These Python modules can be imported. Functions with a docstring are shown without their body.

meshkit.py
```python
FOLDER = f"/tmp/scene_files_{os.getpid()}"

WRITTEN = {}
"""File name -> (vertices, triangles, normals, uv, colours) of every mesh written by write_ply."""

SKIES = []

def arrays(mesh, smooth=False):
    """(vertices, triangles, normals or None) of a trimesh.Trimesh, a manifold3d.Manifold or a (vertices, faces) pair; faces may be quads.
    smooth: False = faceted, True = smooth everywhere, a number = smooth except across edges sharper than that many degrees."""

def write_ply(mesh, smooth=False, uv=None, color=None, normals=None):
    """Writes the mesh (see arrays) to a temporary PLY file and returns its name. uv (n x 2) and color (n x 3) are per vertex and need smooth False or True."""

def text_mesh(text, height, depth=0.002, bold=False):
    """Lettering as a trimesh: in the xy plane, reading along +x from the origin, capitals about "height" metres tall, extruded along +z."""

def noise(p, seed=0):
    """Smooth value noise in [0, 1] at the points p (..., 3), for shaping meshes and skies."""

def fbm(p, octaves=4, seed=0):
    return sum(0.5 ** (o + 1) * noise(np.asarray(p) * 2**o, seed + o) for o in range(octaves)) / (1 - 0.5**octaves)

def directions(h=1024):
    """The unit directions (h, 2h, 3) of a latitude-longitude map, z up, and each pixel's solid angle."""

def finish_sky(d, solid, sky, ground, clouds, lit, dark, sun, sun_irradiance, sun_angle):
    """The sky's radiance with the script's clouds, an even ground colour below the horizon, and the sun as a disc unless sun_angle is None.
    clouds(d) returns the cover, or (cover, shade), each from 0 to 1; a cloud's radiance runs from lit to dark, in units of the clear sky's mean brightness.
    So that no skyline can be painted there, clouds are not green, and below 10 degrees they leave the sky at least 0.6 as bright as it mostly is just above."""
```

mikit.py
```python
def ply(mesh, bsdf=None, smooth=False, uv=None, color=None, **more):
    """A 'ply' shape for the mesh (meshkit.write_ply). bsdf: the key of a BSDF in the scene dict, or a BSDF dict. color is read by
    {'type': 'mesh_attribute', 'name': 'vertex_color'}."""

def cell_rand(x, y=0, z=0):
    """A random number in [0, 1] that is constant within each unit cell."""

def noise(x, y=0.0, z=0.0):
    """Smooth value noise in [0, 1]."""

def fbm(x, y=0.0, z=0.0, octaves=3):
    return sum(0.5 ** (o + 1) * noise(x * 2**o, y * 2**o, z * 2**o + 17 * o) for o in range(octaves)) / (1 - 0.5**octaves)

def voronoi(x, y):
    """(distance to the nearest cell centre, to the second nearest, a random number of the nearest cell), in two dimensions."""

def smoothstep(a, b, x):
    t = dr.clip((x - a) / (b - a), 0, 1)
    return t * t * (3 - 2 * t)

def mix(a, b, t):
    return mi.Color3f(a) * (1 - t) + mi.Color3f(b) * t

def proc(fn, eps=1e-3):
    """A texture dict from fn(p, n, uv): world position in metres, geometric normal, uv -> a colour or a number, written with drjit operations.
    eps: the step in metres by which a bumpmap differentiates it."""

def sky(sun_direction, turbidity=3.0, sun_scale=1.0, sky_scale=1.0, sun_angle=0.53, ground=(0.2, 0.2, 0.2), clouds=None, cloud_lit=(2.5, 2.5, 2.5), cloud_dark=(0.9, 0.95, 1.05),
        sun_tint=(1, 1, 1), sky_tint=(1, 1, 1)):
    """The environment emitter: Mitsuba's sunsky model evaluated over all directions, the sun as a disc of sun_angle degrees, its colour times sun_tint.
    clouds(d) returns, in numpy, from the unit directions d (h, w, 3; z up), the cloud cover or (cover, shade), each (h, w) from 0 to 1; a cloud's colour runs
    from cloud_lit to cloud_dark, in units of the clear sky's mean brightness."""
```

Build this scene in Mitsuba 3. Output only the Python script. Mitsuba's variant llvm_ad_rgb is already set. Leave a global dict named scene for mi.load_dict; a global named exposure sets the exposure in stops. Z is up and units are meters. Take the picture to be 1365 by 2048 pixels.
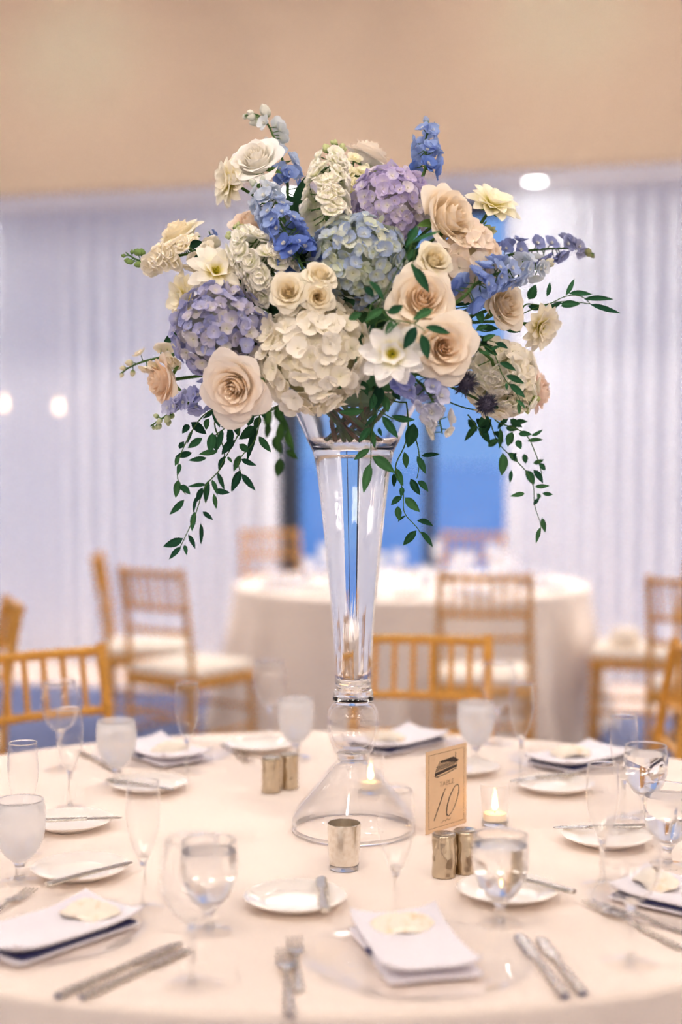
import math, random
import numpy as np, trimesh, drjit as dr, mitsuba as mi
import mikit, meshkit
from mikit import ply, proc, noise, fbm, smoothstep
from shapely.geometry import Polygon, LineString, Point
from shapely import affinity, union_all

scene, labels = {}, {}
PI = math.pi
TF = mi.ScalarTransform4f

# ------------------------------------------------------------------ camera, sky, lights, exposure
scene['camera'] = {'type': 'thinlens', 'fov': 26.99, 'fov_axis': 'x', 'aperture_radius': 0.0185, 'focus_distance': 2.42,
                   'near_clip': 0.05, 'far_clip': 200.0,
                   'to_world': TF().look_at(origin=[0, 0, 1.434], target=[0, 1, 1.434 - 0.0436], up=[0, 0, 1])}
exposure = -0.05
DUSK = (0.20, 0.41, 0.88)            # blue-hour sky beyond the glass
WASH = (0.98, 1.0, 0.98)             # cool lamps over the curtains
WARM = (1.0, 0.88, 0.77)             # warm downlights of the ballroom
WASH_POWER, WARM_POWER, DRUM_POWER = 1100.0, 165.0, 24.0
scene['sky'] = {'type': 'constant', 'radiance': {'type': 'rgb', 'value': [1.0 * c for c in DUSK]}}

# ------------------------------------------------------------------ helpers
def S(r, g, b):
    c = np.array([r, g, b], float) / 255
    return np.where(c <= 0.04045, c / 12.92, ((c + 0.055) / 1.055) ** 2.4)

def mix(a, b, t):
    return mikit.mix([float(x) for x in a], [float(x) for x in b], t)

def rgb(c):
    return {'type': 'rgb', 'value': [float(x) for x in c]}

def numbered(name):
    if name not in used:
        used[name] = 0
        return name
    used[name] += 1
    return '%s_%03d' % (name, used[name])
used = {}

def thing(name, label=None, cat=None, group=None, kind=None):
    key = numbered(name)
    labels[key] = {k: v for k, v in (('label', label), ('category', cat), ('group', group), ('kind', kind)) if v}
    return key

def part(parent, name, d, M=None, label=None, kind=None):
    key = numbered(parent + '__' + name)
    scene[key] = d if M is None else {**d, 'to_world': TF(np.asarray(M, float))}
    if label or kind:
        labels[key] = {k: v for k, v in (('label', label), ('kind', kind)) if v}
    return key

def single(name, d, label, cat, M=None, group=None):
    key = thing(name, label, cat, group)
    scene[key] = d if M is None else {**d, 'to_world': TF(np.asarray(M, float))}
    return key

def structure(name, d, M=None):
    labels[name] = {'kind': 'structure'}
    scene[name] = d if M is None else {**d, 'to_world': TF(np.asarray(M, float))}
    return name

def unit(v):
    v = np.asarray(v, float)
    return v / np.linalg.norm(v)

def frame(pos, z=(0, 0, 1), roll=0.0, s=1.0, up=(0, 0, 1)):
    z = unit(z)
    u = np.asarray(up, float)
    if abs(np.dot(z, u)) > 0.95:
        u = np.array([0, 1.0, 0])
    x = unit(np.cross(u, z)); y = np.cross(z, x)
    c, n = math.cos(roll), math.sin(roll)
    M = np.eye(4)
    M[:3, 0], M[:3, 1], M[:3, 2], M[:3, 3] = s * (c * x + n * y), s * (-n * x + c * y), s * z, pos
    return M

def rotz(pos, a, s=1.0):
    M = np.eye(4); c, n = math.cos(a) * s, math.sin(a) * s
    M[:3, :3] = [[c, -n, 0], [n, c, 0], [0, 0, s]]; M[:3, 3] = pos
    return M

def grid(P):
    nu, nv = P.shape[:2]
    i = np.arange(nu * nv).reshape(nu, nv)
    a, b, c, d = i[:-1, :-1].ravel(), i[1:, :-1].ravel(), i[1:, 1:].ravel(), i[:-1, 1:].ravel()
    return P.reshape(-1, 3), np.vstack([np.stack([a, b, c], 1), np.stack([a, c, d], 1)])

def join(ms):
    V, F, n = [], [], 0
    for m in ms:
        v, f = (m.vertices, m.faces) if hasattr(m, 'faces') else m[:2]
        V.append(np.asarray(v)); F.append(np.asarray(f) + n); n += len(v)
    return np.vstack(V), np.vstack(F)

def joinc(ms):
    V, F = join(ms)
    return V, F, np.vstack([m[2] for m in ms])

def tm(m):
    return trimesh.Trimesh(m[0], m[1], process=False)

def lathe(profile, n=48, cap=False):
    p = np.asarray(profile, float)
    th = np.linspace(0, 2 * PI, n, endpoint=False)
    V = np.stack([p[:, 0, None] * np.cos(th), p[:, 0, None] * np.sin(th), np.repeat(p[:, 1, None], n, 1)], -1)
    i = np.arange(len(p) * n).reshape(len(p), n)
    j = np.roll(i, -1, 1)
    a, b, c, d = i[:-1].ravel(), j[:-1].ravel(), j[1:].ravel(), i[1:].ravel()
    return V.reshape(-1, 3), np.vstack([np.stack([a, b, c], 1), np.stack([a, c, d], 1)])

def smooth_profile(pts, n=40):
    from scipy.interpolate import PchipInterpolator
    p = np.asarray(pts, float)
    t = np.concatenate([[0], np.cumsum(np.linalg.norm(np.diff(p, axis=0), axis=1))])
    q = np.linspace(0, t[-1], n)
    return np.stack([PchipInterpolator(t, p[:, 0])(q), PchipInterpolator(t, p[:, 1])(q)], 1)

def tube(pts, rad, n=8, caps=True):
    p = np.asarray(pts, float); m = len(p)
    r = np.broadcast_to(np.asarray(rad, float), m)
    t = np.gradient(p, axis=0); t /= np.linalg.norm(t, axis=1, keepdims=True) + 1e-12
    u = np.cross(t[0], [0.3, 0.5, 0.8]); u = unit(u)
    th = np.linspace(0, 2 * PI, n, endpoint=False); rings = []
    for k in range(m):
        u = unit(u - t[k] * np.dot(u, t[k])); w = np.cross(t[k], u)
        rings.append(p[k] + r[k] * (np.cos(th)[:, None] * u + np.sin(th)[:, None] * w))
    V = np.vstack(rings + [p[:1], p[-1:]])
    i = np.arange(m * n).reshape(m, n); j = np.roll(i, -1, 1)
    a, b, c, d = i[:-1].ravel(), j[:-1].ravel(), j[1:].ravel(), i[1:].ravel()
    F = [np.stack([a, b, c], 1), np.stack([a, c, d], 1)]
    if caps:
        F += [np.stack([j[0], i[0], np.full(n, m * n)], 1), np.stack([i[-1], j[-1], np.full(n, m * n + 1)], 1)]
    return V, np.vstack(F)

def curve(pts, n=12):
    from scipy.interpolate import CubicSpline
    p = np.asarray(pts, float)
    if len(p) < 3:
        return p[0] + np.linspace(0, 1, n)[:, None] * (p[1] - p[0])
    t = np.concatenate([[0], np.cumsum(np.linalg.norm(np.diff(p, axis=0), axis=1))])
    return CubicSpline(t, p)(np.linspace(0, t[-1], n))

def rbox(sx, sy, sz, r, sub=1):
    b = trimesh.creation.icosphere(sub, r).vertices
    c = np.array([[x, y, z] for x in (-1, 1) for y in (-1, 1) for z in (-1, 1)]) * (np.array([sx, sy, sz]) / 2 - r)
    h = trimesh.Trimesh(vertices=(c[:, None] + b[None]).reshape(-1, 3)).convex_hull
    return h.vertices, h.faces

def box(x0, x1, y0, y1, z0, z1):
    b = trimesh.creation.box((x1 - x0, y1 - y0, z1 - z0)); b.apply_translation(((x0 + x1) / 2, (y0 + y1) / 2, (z0 + z1) / 2))
    return b.vertices, b.faces

def move(m, off):
    return (np.asarray(m[0]) + np.asarray(off), *m[1:])

def slab(P, th):
    """A closed sheet of thickness th over the grid of points P (its middle surface, roughly level)."""
    top, bot = P.copy(), P.copy()
    th = np.broadcast_to(th, P.shape[:2])
    top[..., 2] += th / 2; bot[..., 2] -= th / 2
    Vt, Ft = grid(top); Vb, Fb = grid(bot)
    nu, nv = P.shape[:2]; i = np.arange(nu * nv).reshape(nu, nv); n = nu * nv
    loop = np.concatenate([i[0, :], i[1:, -1], i[-1, -2::-1], i[-2:0:-1, 0]])
    nx = np.roll(loop, -1)
    side = np.vstack([np.stack([loop, nx, nx + n], 1), np.stack([loop, nx + n, loop + n], 1)])
    m = trimesh.Trimesh(np.vstack([Vt, Vb]), np.vstack([Ft[:, ::-1], Fb + n, side]), process=False)
    m.fix_normals()
    return m.vertices, m.faces

# ------------------------------------------------------------------ materials
def mat(key, d, two=False):
    scene[key] = {'type': 'twosided', 'bsdf': d} if two else d

def linen(scale, a):
    return lambda p, n, uv: a * (noise(p.x * scale, p.y * scale, p.z * scale) + 0.6 * noise(p.x * 3 * scale, p.y * 3 * scale, p.z * 0.4 * scale))

mat('m_cloth', {'type': 'bumpmap', 'arbitrary': proc(linen(700, 1.0), 4e-4), 'scale': 0.00008,
                'bsdf': {'type': 'principled', 'base_color': rgb(S(226, 214, 205)), 'roughness': 0.85, 'specular': 0.2, 'sheen': 0.3}}, True)
mat('m_napkin', {'type': 'principled', 'base_color': rgb(S(221, 218, 226)), 'roughness': 0.6, 'specular': 0.3, 'sheen': 0.5}, True)
mat('m_fold_shade', {'type': 'diffuse', 'reflectance': rgb(S(58, 58, 98))}, True)  # dark tone for the shaded gap inside the napkin folds
mat('m_wall', {'type': 'bumpmap', 'arbitrary': proc(linen(160, 1.0), 2e-3), 'scale': 0.0006,
               'bsdf': {'type': 'diffuse', 'reflectance': proc(lambda p, n, uv: mix(S(223, 202, 179), S(215, 193, 170), fbm(p.x * 60, p.y * 60, p.z * 90, 2)))}}, True)
mat('m_white', {'type': 'diffuse', 'reflectance': rgb(S(240, 238, 238))}, True)
mat('m_cream', {'type': 'diffuse', 'reflectance': rgb(S(238, 226, 210))}, True)
mat('m_sheer', {'type': 'principledthin', 'base_color': rgb(S(246, 246, 250)), 'roughness': 0.9, 'diff_trans': 0.5, 'spec_trans': 0.0, 'eta': 1.2})
mat('m_carpet', {'type': 'diffuse', 'reflectance': proc(lambda p, n, uv: mix(S(112, 119, 150), S(90, 97, 130), fbm(p.x * 5, p.y * 5, 0, 3)))}, True)
mat('m_stone', {'type': 'diffuse', 'reflectance': proc(lambda p, n, uv: mix(S(228, 208, 196), S(214, 192, 180), fbm(p.x * 9, p.y * 9, 0, 3)))}, True)
mat('m_frame', {'type': 'principled', 'base_color': rgb(S(58, 62, 72)), 'roughness': 0.45, 'metallic': 0.3}, True)
mat('m_pane', {'type': 'thindielectric', 'int_ior': 1.5})
mat('m_glass', {'type': 'dielectric', 'int_ior': 1.5, 'ext_ior': 1.0})
mat('m_thin', {'type': 'thindielectric', 'int_ior': 1.3})
mat('m_blown', {'type': 'thindielectric', 'int_ior': 1.45})
mat('m_thin_half', {'type': 'thindielectric', 'int_ior': 1.26})
mat('m_frost', {'type': 'blendbsdf', 'weight': 0.36, 'a': {'type': 'thindielectric', 'int_ior': 1.25}, 'b': {'type': 'principledthin', 'base_color': rgb((0.95, 0.95, 0.97)), 'roughness': 0.6, 'diff_trans': 1.3, 'spec_trans': 0.0, 'eta': 1.33}})
mat('m_water', {'type': 'dielectric', 'int_ior': 1.33, 'ext_ior': 1.0})
mat('m_water_in_glass', {'type': 'dielectric', 'int_ior': 1.33, 'ext_ior': 1.5})
mat('m_silver', {'type': 'roughconductor', 'material': 'Ag', 'alpha': 0.08, 'specular_reflectance': rgb((0.74, 0.72, 0.70))}, True)
mat('m_hammered', {'type': 'principled', 'base_color': rgb(S(196, 182, 160)), 'metallic': 1.0, 'roughness': 0.18}, True)
mat('m_mercury', {'type': 'principled', 'base_color': proc(lambda p, n, uv: mix(S(232, 226, 216), S(216, 206, 192), smoothstep(0.3, 0.9, fbm(p.x * 160, p.y * 160, p.z * 160, 3)))), 'metallic': 0.9, 'roughness': 0.2}, True)
mat('m_porcelain', {'type': 'principled', 'base_color': rgb(S(238, 232, 226)), 'roughness': 0.12, 'specular': 0.5, 'clearcoat': 0.6}, True)
mat('m_gold', {'type': 'principled', 'base_color': rgb(S(206, 150, 64)), 'roughness': 0.35, 'metallic': 0.35, 'specular': 0.5}, True)
mat('m_cushion', {'type': 'diffuse', 'reflectance': rgb(S(238, 228, 216))}, True)
mat('m_card', {'type': 'diffuse', 'reflectance': rgb(S(208, 180, 150))}, True)
mat('m_ink', {'type': 'diffuse', 'reflectance': rgb(S(70, 62, 58))}, True)
mat('m_inklight', {'type': 'diffuse', 'reflectance': rgb(S(138, 116, 96))}, True)
mat('m_shell', {'type': 'principled', 'base_color': proc(lambda p, n, uv: mix(S(238, 229, 214), S(224, 198, 164), smoothstep(0.5, 0.85, fbm(p.x * 90, p.y * 90, p.z * 90, 3)))), 'roughness': 0.35, 'specular': 0.5}, True)
VC = {'type': 'mesh_attribute', 'name': 'vertex_color'}
mat('m_petal', {'type': 'principledthin', 'base_color': VC, 'roughness': 0.6, 'diff_trans': 0.4, 'spec_trans': 0.0, 'eta': 1.3})
mat('m_leaf', {'type': 'principledthin', 'base_color': VC, 'roughness': 0.32, 'diff_trans': 0.25, 'spec_trans': 0.0, 'eta': 1.5})
mat('m_stem', {'type': 'diffuse', 'reflectance': rgb(S(74, 104, 58))}, True)
mat('m_foam', {'type': 'diffuse', 'reflectance': rgb(S(70, 112, 74))}, True)
mat('m_thistle', {'type': 'principled', 'base_color': rgb(S(58, 54, 74)), 'roughness': 0.6}, True)
mat('m_wax', {'type': 'diffuse', 'reflectance': rgb(S(246, 232, 208))}, True)
mat('m_amberglass', {'type': 'thindielectric', 'int_ior': 1.5})
mat('m_wood', {'type': 'diffuse', 'reflectance': rgb(S(120, 92, 66))}, True)
mat('m_black', {'type': 'diffuse', 'reflectance': rgb((0.02, 0.02, 0.02))}, True)
mat('m_lampbody', {'type': 'diffuse', 'reflectance': rgb(S(230, 226, 220))}, True)
mat('m_pavement', {'type': 'diffuse', 'reflectance': rgb(S(190, 190, 196))}, True)
mat('m_lake', {'type': 'principled', 'base_color': rgb(S(70, 110, 160)), 'roughness': 0.12, 'specular': 0.5}, True)

# ------------------------------------------------------------------ the room (its window wall runs obliquely across the view)
A0 = math.radians(15.4)
E, N, W0 = np.array([math.cos(A0), -math.sin(A0), 0]), np.array([-math.sin(A0), -math.cos(A0), 0]), np.array([0, 9.12, 0])
ROOM = np.eye(4); ROOM[:3, 0], ROOM[:3, 1], ROOM[:3, 2], ROOM[:3, 3] = E, -N, (0, 0, 1), W0   # x along the curtains, y outwards, z up
def to_room(p):
    q = np.asarray(p, float) - W0
    return np.array([q @ E, -(q @ N), q[2]])
ZP, ZT = 3.03, 4.50
structure('floor', ply(box(-7, 7, -15, -0.95, -0.1, 0), 'm_carpet'), ROOM)
structure('trim_1', ply(box(-7, 7, -0.95, 0.5, -0.1, 0.002), 'm_stone'), ROOM)
structure('ceiling', ply(box(-7, 7, -15, -0.70, ZT, ZT + 0.1), 'm_white'), ROOM)
structure('wall_front', ply(box(-7, 7, -0.70, -0.60, ZP, ZT), 'm_wall'), ROOM)
structure('trim_2', ply(box(-7, 7, -0.60, 0.5, ZP, ZP + 0.12), 'm_white'), ROOM)
structure('wall_left', ply(box(-7.1, -7, -15, 0.5, -0.1, ZT), 'm_cream'), ROOM)
structure('wall_right', ply(box(7, 7.1, -15, 0.5, -0.1, ZT), 'm_cream'), ROOM)
structure('wall_back', ply(box(-7, 7, -15.1, -15, -0.1, ZT), 'm_cream'), ROOM)
# window wall: dark frames and panes
xs = [-6.9, -4.9, -2.9, -0.46, 0.50, 2.4, 4.4, 6.9]
for k in range(len(xs) - 1):
    w = structure('window_%d' % (k + 1), ply(join([box(xs[k] - 0.03, xs[k] + 0.03, 0.34, 0.44, 0, ZP), box(xs[k] + 0.03, xs[k + 1] - 0.03, 0.34, 0.44, 0.0, 0.09), box(xs[k] + 0.03, xs[k + 1] - 0.03, 0.34, 0.44, ZP - 0.09, ZP)]), 'm_frame'), ROOM)
    x0, x1 = xs[k] + 0.03, xs[k + 1] - 0.03
    part(w, 'pane', ply((np.array([[x0, 0.39, 0.09], [x1, 0.39, 0.09], [x1, 0.39, ZP - 0.09], [x0, 0.39, ZP - 0.09]]), np.array([[0, 1, 2], [0, 2, 3]])), 'm_pane'), ROOM)
structure('trim_3', ply(box(-0.55, -0.36, 0.22, 0.30, 0, ZP), 'm_frame'), ROOM)
# outside: terrace and a lake at dusk
structure('ground', ply(box(-40, 40, 0.5, 3.5, -0.3, -0.1), 'm_pavement'), ROOM)
single('lake', ply(box(-150, 150, 3.5, 180, -0.8, -0.5), 'm_lake'), 'blue water outside beyond the open curtains', 'water', ROOM)

# sheer curtains: one on each side of the opening
def curtain(x0, x1, seed):
    rng = np.random.RandomState(seed)
    n = int((x1 - x0) / 0.011); x = np.linspace(x0, x1, n)
    ph = np.cumsum(0.011 / 0.115 * 2 * PI * (1 + 0.5 * (meshkit.noise(np.stack([x * 2.3, x * 0, x * 0 + seed], 1)) - 0.5)))
    amp = 0.028 + 0.03 * meshkit.noise(np.stack([x * 3.1, x * 0 + 5, x * 0 + seed], 1))
    slow = 0.10 * (meshkit.noise(np.stack([x * 1.1, x * 0 + 9, x * 0 + seed], 1)) - 0.5)
    z = np.linspace(0.015, ZP - 0.002, 10)
    P = np.zeros((len(z), n, 3))
    for i, zz in enumerate(z):
        k = 1 - 0.45 * zz / ZP
        P[i, :, 0] = x; P[i, :, 1] = k * amp * np.sin(ph) + slow * k; P[i, :, 2] = zz
    return grid(P)
single('sheer_curtain', ply(curtain(-6.9, -0.43, 3), 'm_sheer', smooth=True), 'long white sheer curtain falling in folds left of the blue window', 'curtain', ROOM, 'sheer curtains')
single('sheer_curtain', ply(curtain(1.06, 6.9, 8), 'm_sheer', smooth=True), 'bright white sheer curtain right of the blue window', 'curtain', ROOM, 'sheer curtains')

# recessed downlights: one row over the curtains, a grid in the ballroom ceiling
ringm = ply(lathe(smooth_profile([(0.058, 0.004), (0.058, -0.004), (0.075, -0.006), (0.08, 0.0), (0.08, 0.004)], 12), 32), 'm_lampbody', smooth=40)
def downlight(loc, r, power, tint, label, M=np.eye(4)):
    t = thing('recessed_downlight', label, 'ceiling light', 'recessed downlights')
    F = np.eye(4); F[1, 1] = F[2, 2] = -1; F[:3, 3] = np.asarray(loc) - (0, 0, 0.003); F[0, 0] = r; F[1, 1] = -r
    scene[t + '__lens'] = {'type': 'disk', 'to_world': TF(M @ F), 'bsdf': {'type': 'ref', 'id': 'm_lampbody'}, 'emitter': {'type': 'area', 'radiance': rgb([power * c for c in tint])}}
    G = np.eye(4); G[:3, 3] = loc; G[0, 0] = G[1, 1] = r / 0.057
    part(t, 'trim_ring', ringm, M @ G)
for k in (-5.9, -4.3, -2.75, -0.25, 1.27, 2.9, 4.5, 6.1):
    downlight((k, -0.27, ZP), 0.057, WASH_POWER, WASH, 'small round downlight glowing in the white soffit above the curtain' if k == 1.27 else 'round downlight in the soffit over the curtains outside the view', ROOM)
for i in range(4):
    for j in range(4):
        downlight((-4.5 + 3.0 * i, -1.7 - 3.1 * j, ZT), 0.13, WARM_POWER, WARM, 'large warm downlight in the ballroom ceiling outside the view', ROOM)
# glowing drums added behind the camera as fill for the flower fronts and cloth
for x in (-2.6, -0.2, 2.2):
    t = thing('fill_drum', 'large glowing drum added behind the camera as fill light', 'lamp', 'added fill drums')
    d = ply(lathe([(0.40, -0.24), (0.40, 0.24)], 40), 'm_lampbody', smooth=True); d['emitter'] = {'type': 'area', 'radiance': rgb([DRUM_POWER * c for c in WARM])}
    part(t, 'shade', d, rotz((x, -1.6, 2.75), 0))
    part(t, 'diffuser', ply(lathe([(0.0005, -0.232), (0.398, -0.232), (0.398, -0.236), (0.0005, -0.236)], 40), 'm_lampbody', smooth=30), rotz((x, -1.6, 2.75), 0))
    part(t, 'cord', ply(tube([(0, 0, -0.23), (0, 0, ZT - 2.75)], 0.004, 6), 'm_white', smooth=True), rotz((x, -1.6, 2.75), 0))
# two bulbs on cords, added in place of lamp reflections by the left curtain
for (p, lab) in (((-1.842,9.300,1.721), 'small warm bulb added for a lamp reflection in front of the left curtain, farther from the picture edge'), ((-2.200,9.300,1.740), 'small warm bulb added for a lamp reflection at the left picture edge before the curtain')):
    t = thing('reflection_bulb', lab, 'lamp', 'bulbs added for reflections')
    b = lathe(smooth_profile([(0.0005, -0.045), (0.015, -0.036), (0.019, -0.01), (0.012, 0.03), (0.007, 0.045)], 16), 20)
    d = ply(b, 'm_lampbody', smooth=True); d['emitter'] = {'type': 'area', 'radiance': rgb((4.6, 2.9, 1.7))}
    part(t, 'bulb', d, rotz(p, 0))
    part(t, 'cord', ply(tube([(0, 0, 0.045), (0, 0, ZP - p[2])], 0.0012, 6), 'm_white', smooth=True), rotz(p, 0))

# ------------------------------------------------------------------ tables
def cloth(R, z, seed, folds=19, flare=0.19, dents=()):
    th = np.linspace(0, 2 * PI, 361)
    n1 = meshkit.noise(np.stack([np.cos(th) * 2, np.sin(th) * 2, th * 0 + seed], 1)) - 0.5
    wave = np.sin(folds * th + 5 * n1) * (0.85 + 1.1 * n1)
    rows = [np.stack([r * np.cos(th), r * np.sin(th), th * 0 + z], 1) for r in np.linspace(0.001, R - 0.012, 12)]
    rows += [np.stack([(R - 0.012 + 0.012 * math.sin(q)) * np.cos(th), (R - 0.012 + 0.012 * math.sin(q)) * np.sin(th), th * 0 + z - 0.012 * (1 - math.cos(q))], 1) for q in (0.4, 0.8, 1.2, 1.57)]
    for q in np.linspace(0.04, 1, 14):
        r = R + flare * q ** 1.3 * (0.35 + 0.65 * (0.5 + 0.5 * wave))
        for (a, hw, rd) in dents:   # a chair seat pushes the hanging cloth in
            da = np.abs((th - a + PI) % (2 * PI) - PI)
            k = np.clip((hw - da) / 0.12, 0, 1) * min(1, q / 0.22)
            r = r * (1 - k) + np.minimum(r, rd + 0.02 * wave) * k
        rows.append(np.stack([r * np.cos(th), r * np.sin(th), th * 0 + (z - 0.012) * (1 - q) + 0.006 * q], 1))
    return grid(np.array(rows)[:, ::-1])

def round_table(c, R, label, mcloth, clabel, seed, seats=(), wide=1.0):
    t = thing('round_table', label, 'table', 'round banquet tables')
    M = rotz((c[0], c[1], 0), 0) @ np.diag([wide, 1, 1, 1])
    part(t, 'tabletop', ply(lathe([(0.0005, 0.722), (R - 0.052, 0.722), (R - 0.046, 0.728), (R - 0.046, 0.742), (R - 0.052, 0.748), (0.0005, 0.748)], 64), 'm_wood', smooth=30), M)
    for k in range(4):
        a = PI / 4 + k * PI / 2
        part(t, 'leg', ply(tube([(0.55 * R * math.cos(a), 0.55 * R * math.sin(a), 0.003), (0.6 * R * math.cos(a), 0.6 * R * math.sin(a), 0.722)], 0.014, 10), 'm_black', smooth=40), M)
    single('tablecloth', ply(cloth(R, 0.75, seed, dents=[(math.atan2(q[1] - c[1], (q[0] - c[0]) / wide), 0.42, math.hypot((q[0] - c[0]) / wide, q[1] - c[1]) - 0.26) for q in seats]), mcloth, smooth=True), clabel, 'tablecloth', M, 'floor-length round tablecloths')
TC, RT = np.array([-0.03, 2.572]), 0.877
round_table(TC, RT, 'large banquet table in the foreground under the cream cloth that carries the tall vase', 'm_cloth', 'cream linen tablecloth on the foreground table under the tall vase', 1, [(-0.62, 3.36), (0.175, 3.62), (0.632, 3.60)], 1.166)
T2 = np.array([0.36, 7.3])
round_table(T2, 0.914, 'blurred round banquet table in the background before the blue window', 'm_cloth', 'cream tablecloth on the blurred background table before the blue window', 5, [(0.60, 5.98), (0.74, 8.42), (1.40, 6.70), (-0.36, 8.66)])

# ------------------------------------------------------------------ bamboo-style banquet chairs
def bamboo(pts, r, n=26, nodes=4):
    p = curve(pts, n) if len(pts) > 2 else np.asarray(pts[0], float) + np.linspace(0, 1, n)[:, None] * (np.asarray(pts[1], float) - np.asarray(pts[0], float))
    t = np.linspace(0, 1, n)
    rr = r * (1 + 0.22 * np.exp(-(((t * nodes) % 1 - 0.5) / 0.09) ** 2))
    return tube(p, rr, 8)
def chair_parts(m):
    c = []
    for s in (-1, 1):
        c.append(('back_post', ply(bamboo([(s * 0.19, 0.215, 0.0), (s * 0.19, 0.185, 0.45), (s * 0.185, 0.20, 0.66), (s * 0.18, 0.245, 0.935)], 0.0135, 60, 9), m, smooth=40)))
        c.append(('front_leg', ply(bamboo([(s * 0.195, -0.20, 0.0), (s * 0.19, -0.18, 0.45)], 0.0135, 36, 5), m, smooth=40)))
        c.append(('side_stretcher', ply(bamboo([(s * 0.193, -0.19, 0.22), (s * 0.19, 0.20, 0.22)], 0.009, 20, 3), m, smooth=40)))
    for (z, y, r) in ((0.915, 0.243, 0.0125), (0.765, 0.218, 0.011), (0.665, 0.202, 0.011)):
        c.append(('back_rail', ply(bamboo([(-0.183, y, z), (0, y + 0.022, z), (0.183, y, z)], r, 30, 5), m, smooth=40)))
    for k in range(6):
        x = -0.13 + 0.052 * k; b = 0.022 * (1 - (x / 0.183) ** 2)
        c.append(('spindle', ply(tube([(x, 0.218 + b, 0.765), (x, 0.243 + b, 0.915)], 0.0075, 7), m, smooth=40)))
    for y in (-0.19, 0.2):
        c.append(('cross_stretcher', ply(bamboo([(-0.19, y, 0.30), (0.19, y, 0.30)], 0.009, 20, 3), m, smooth=40)))
    c.append(('seat', ply(rbox(0.41, 0.41, 0.045, 0.012), m, smooth=40), (0, 0, 0.44)))
    c.append(('cushion', ply(rbox(0.395, 0.395, 0.05, 0.022, 2), 'm_cushion', smooth=50), (0, -0.004, 0.487)))
    return c
CH = {m: chair_parts(m) for m in ('m_gold',)}
def chair(x, y, deg, m, label, group):
    """deg: the direction the sitter faces, counted from +x."""
    t = thing('banquet_chair', label, 'chair', group)
    M = rotz((x, y, 0.002 if to_room((x, y, 0))[1] > -0.95 else 0), math.radians(deg) + PI / 2)
    for c in CH[m]:
        K = np.eye(4)
        if len(c) > 2: K[:3, 3] = c[2]
        part(t, c[0], c[1], M @ K, 'ivory seat cushion' if c[0] == 'cushion' else None)
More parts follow.
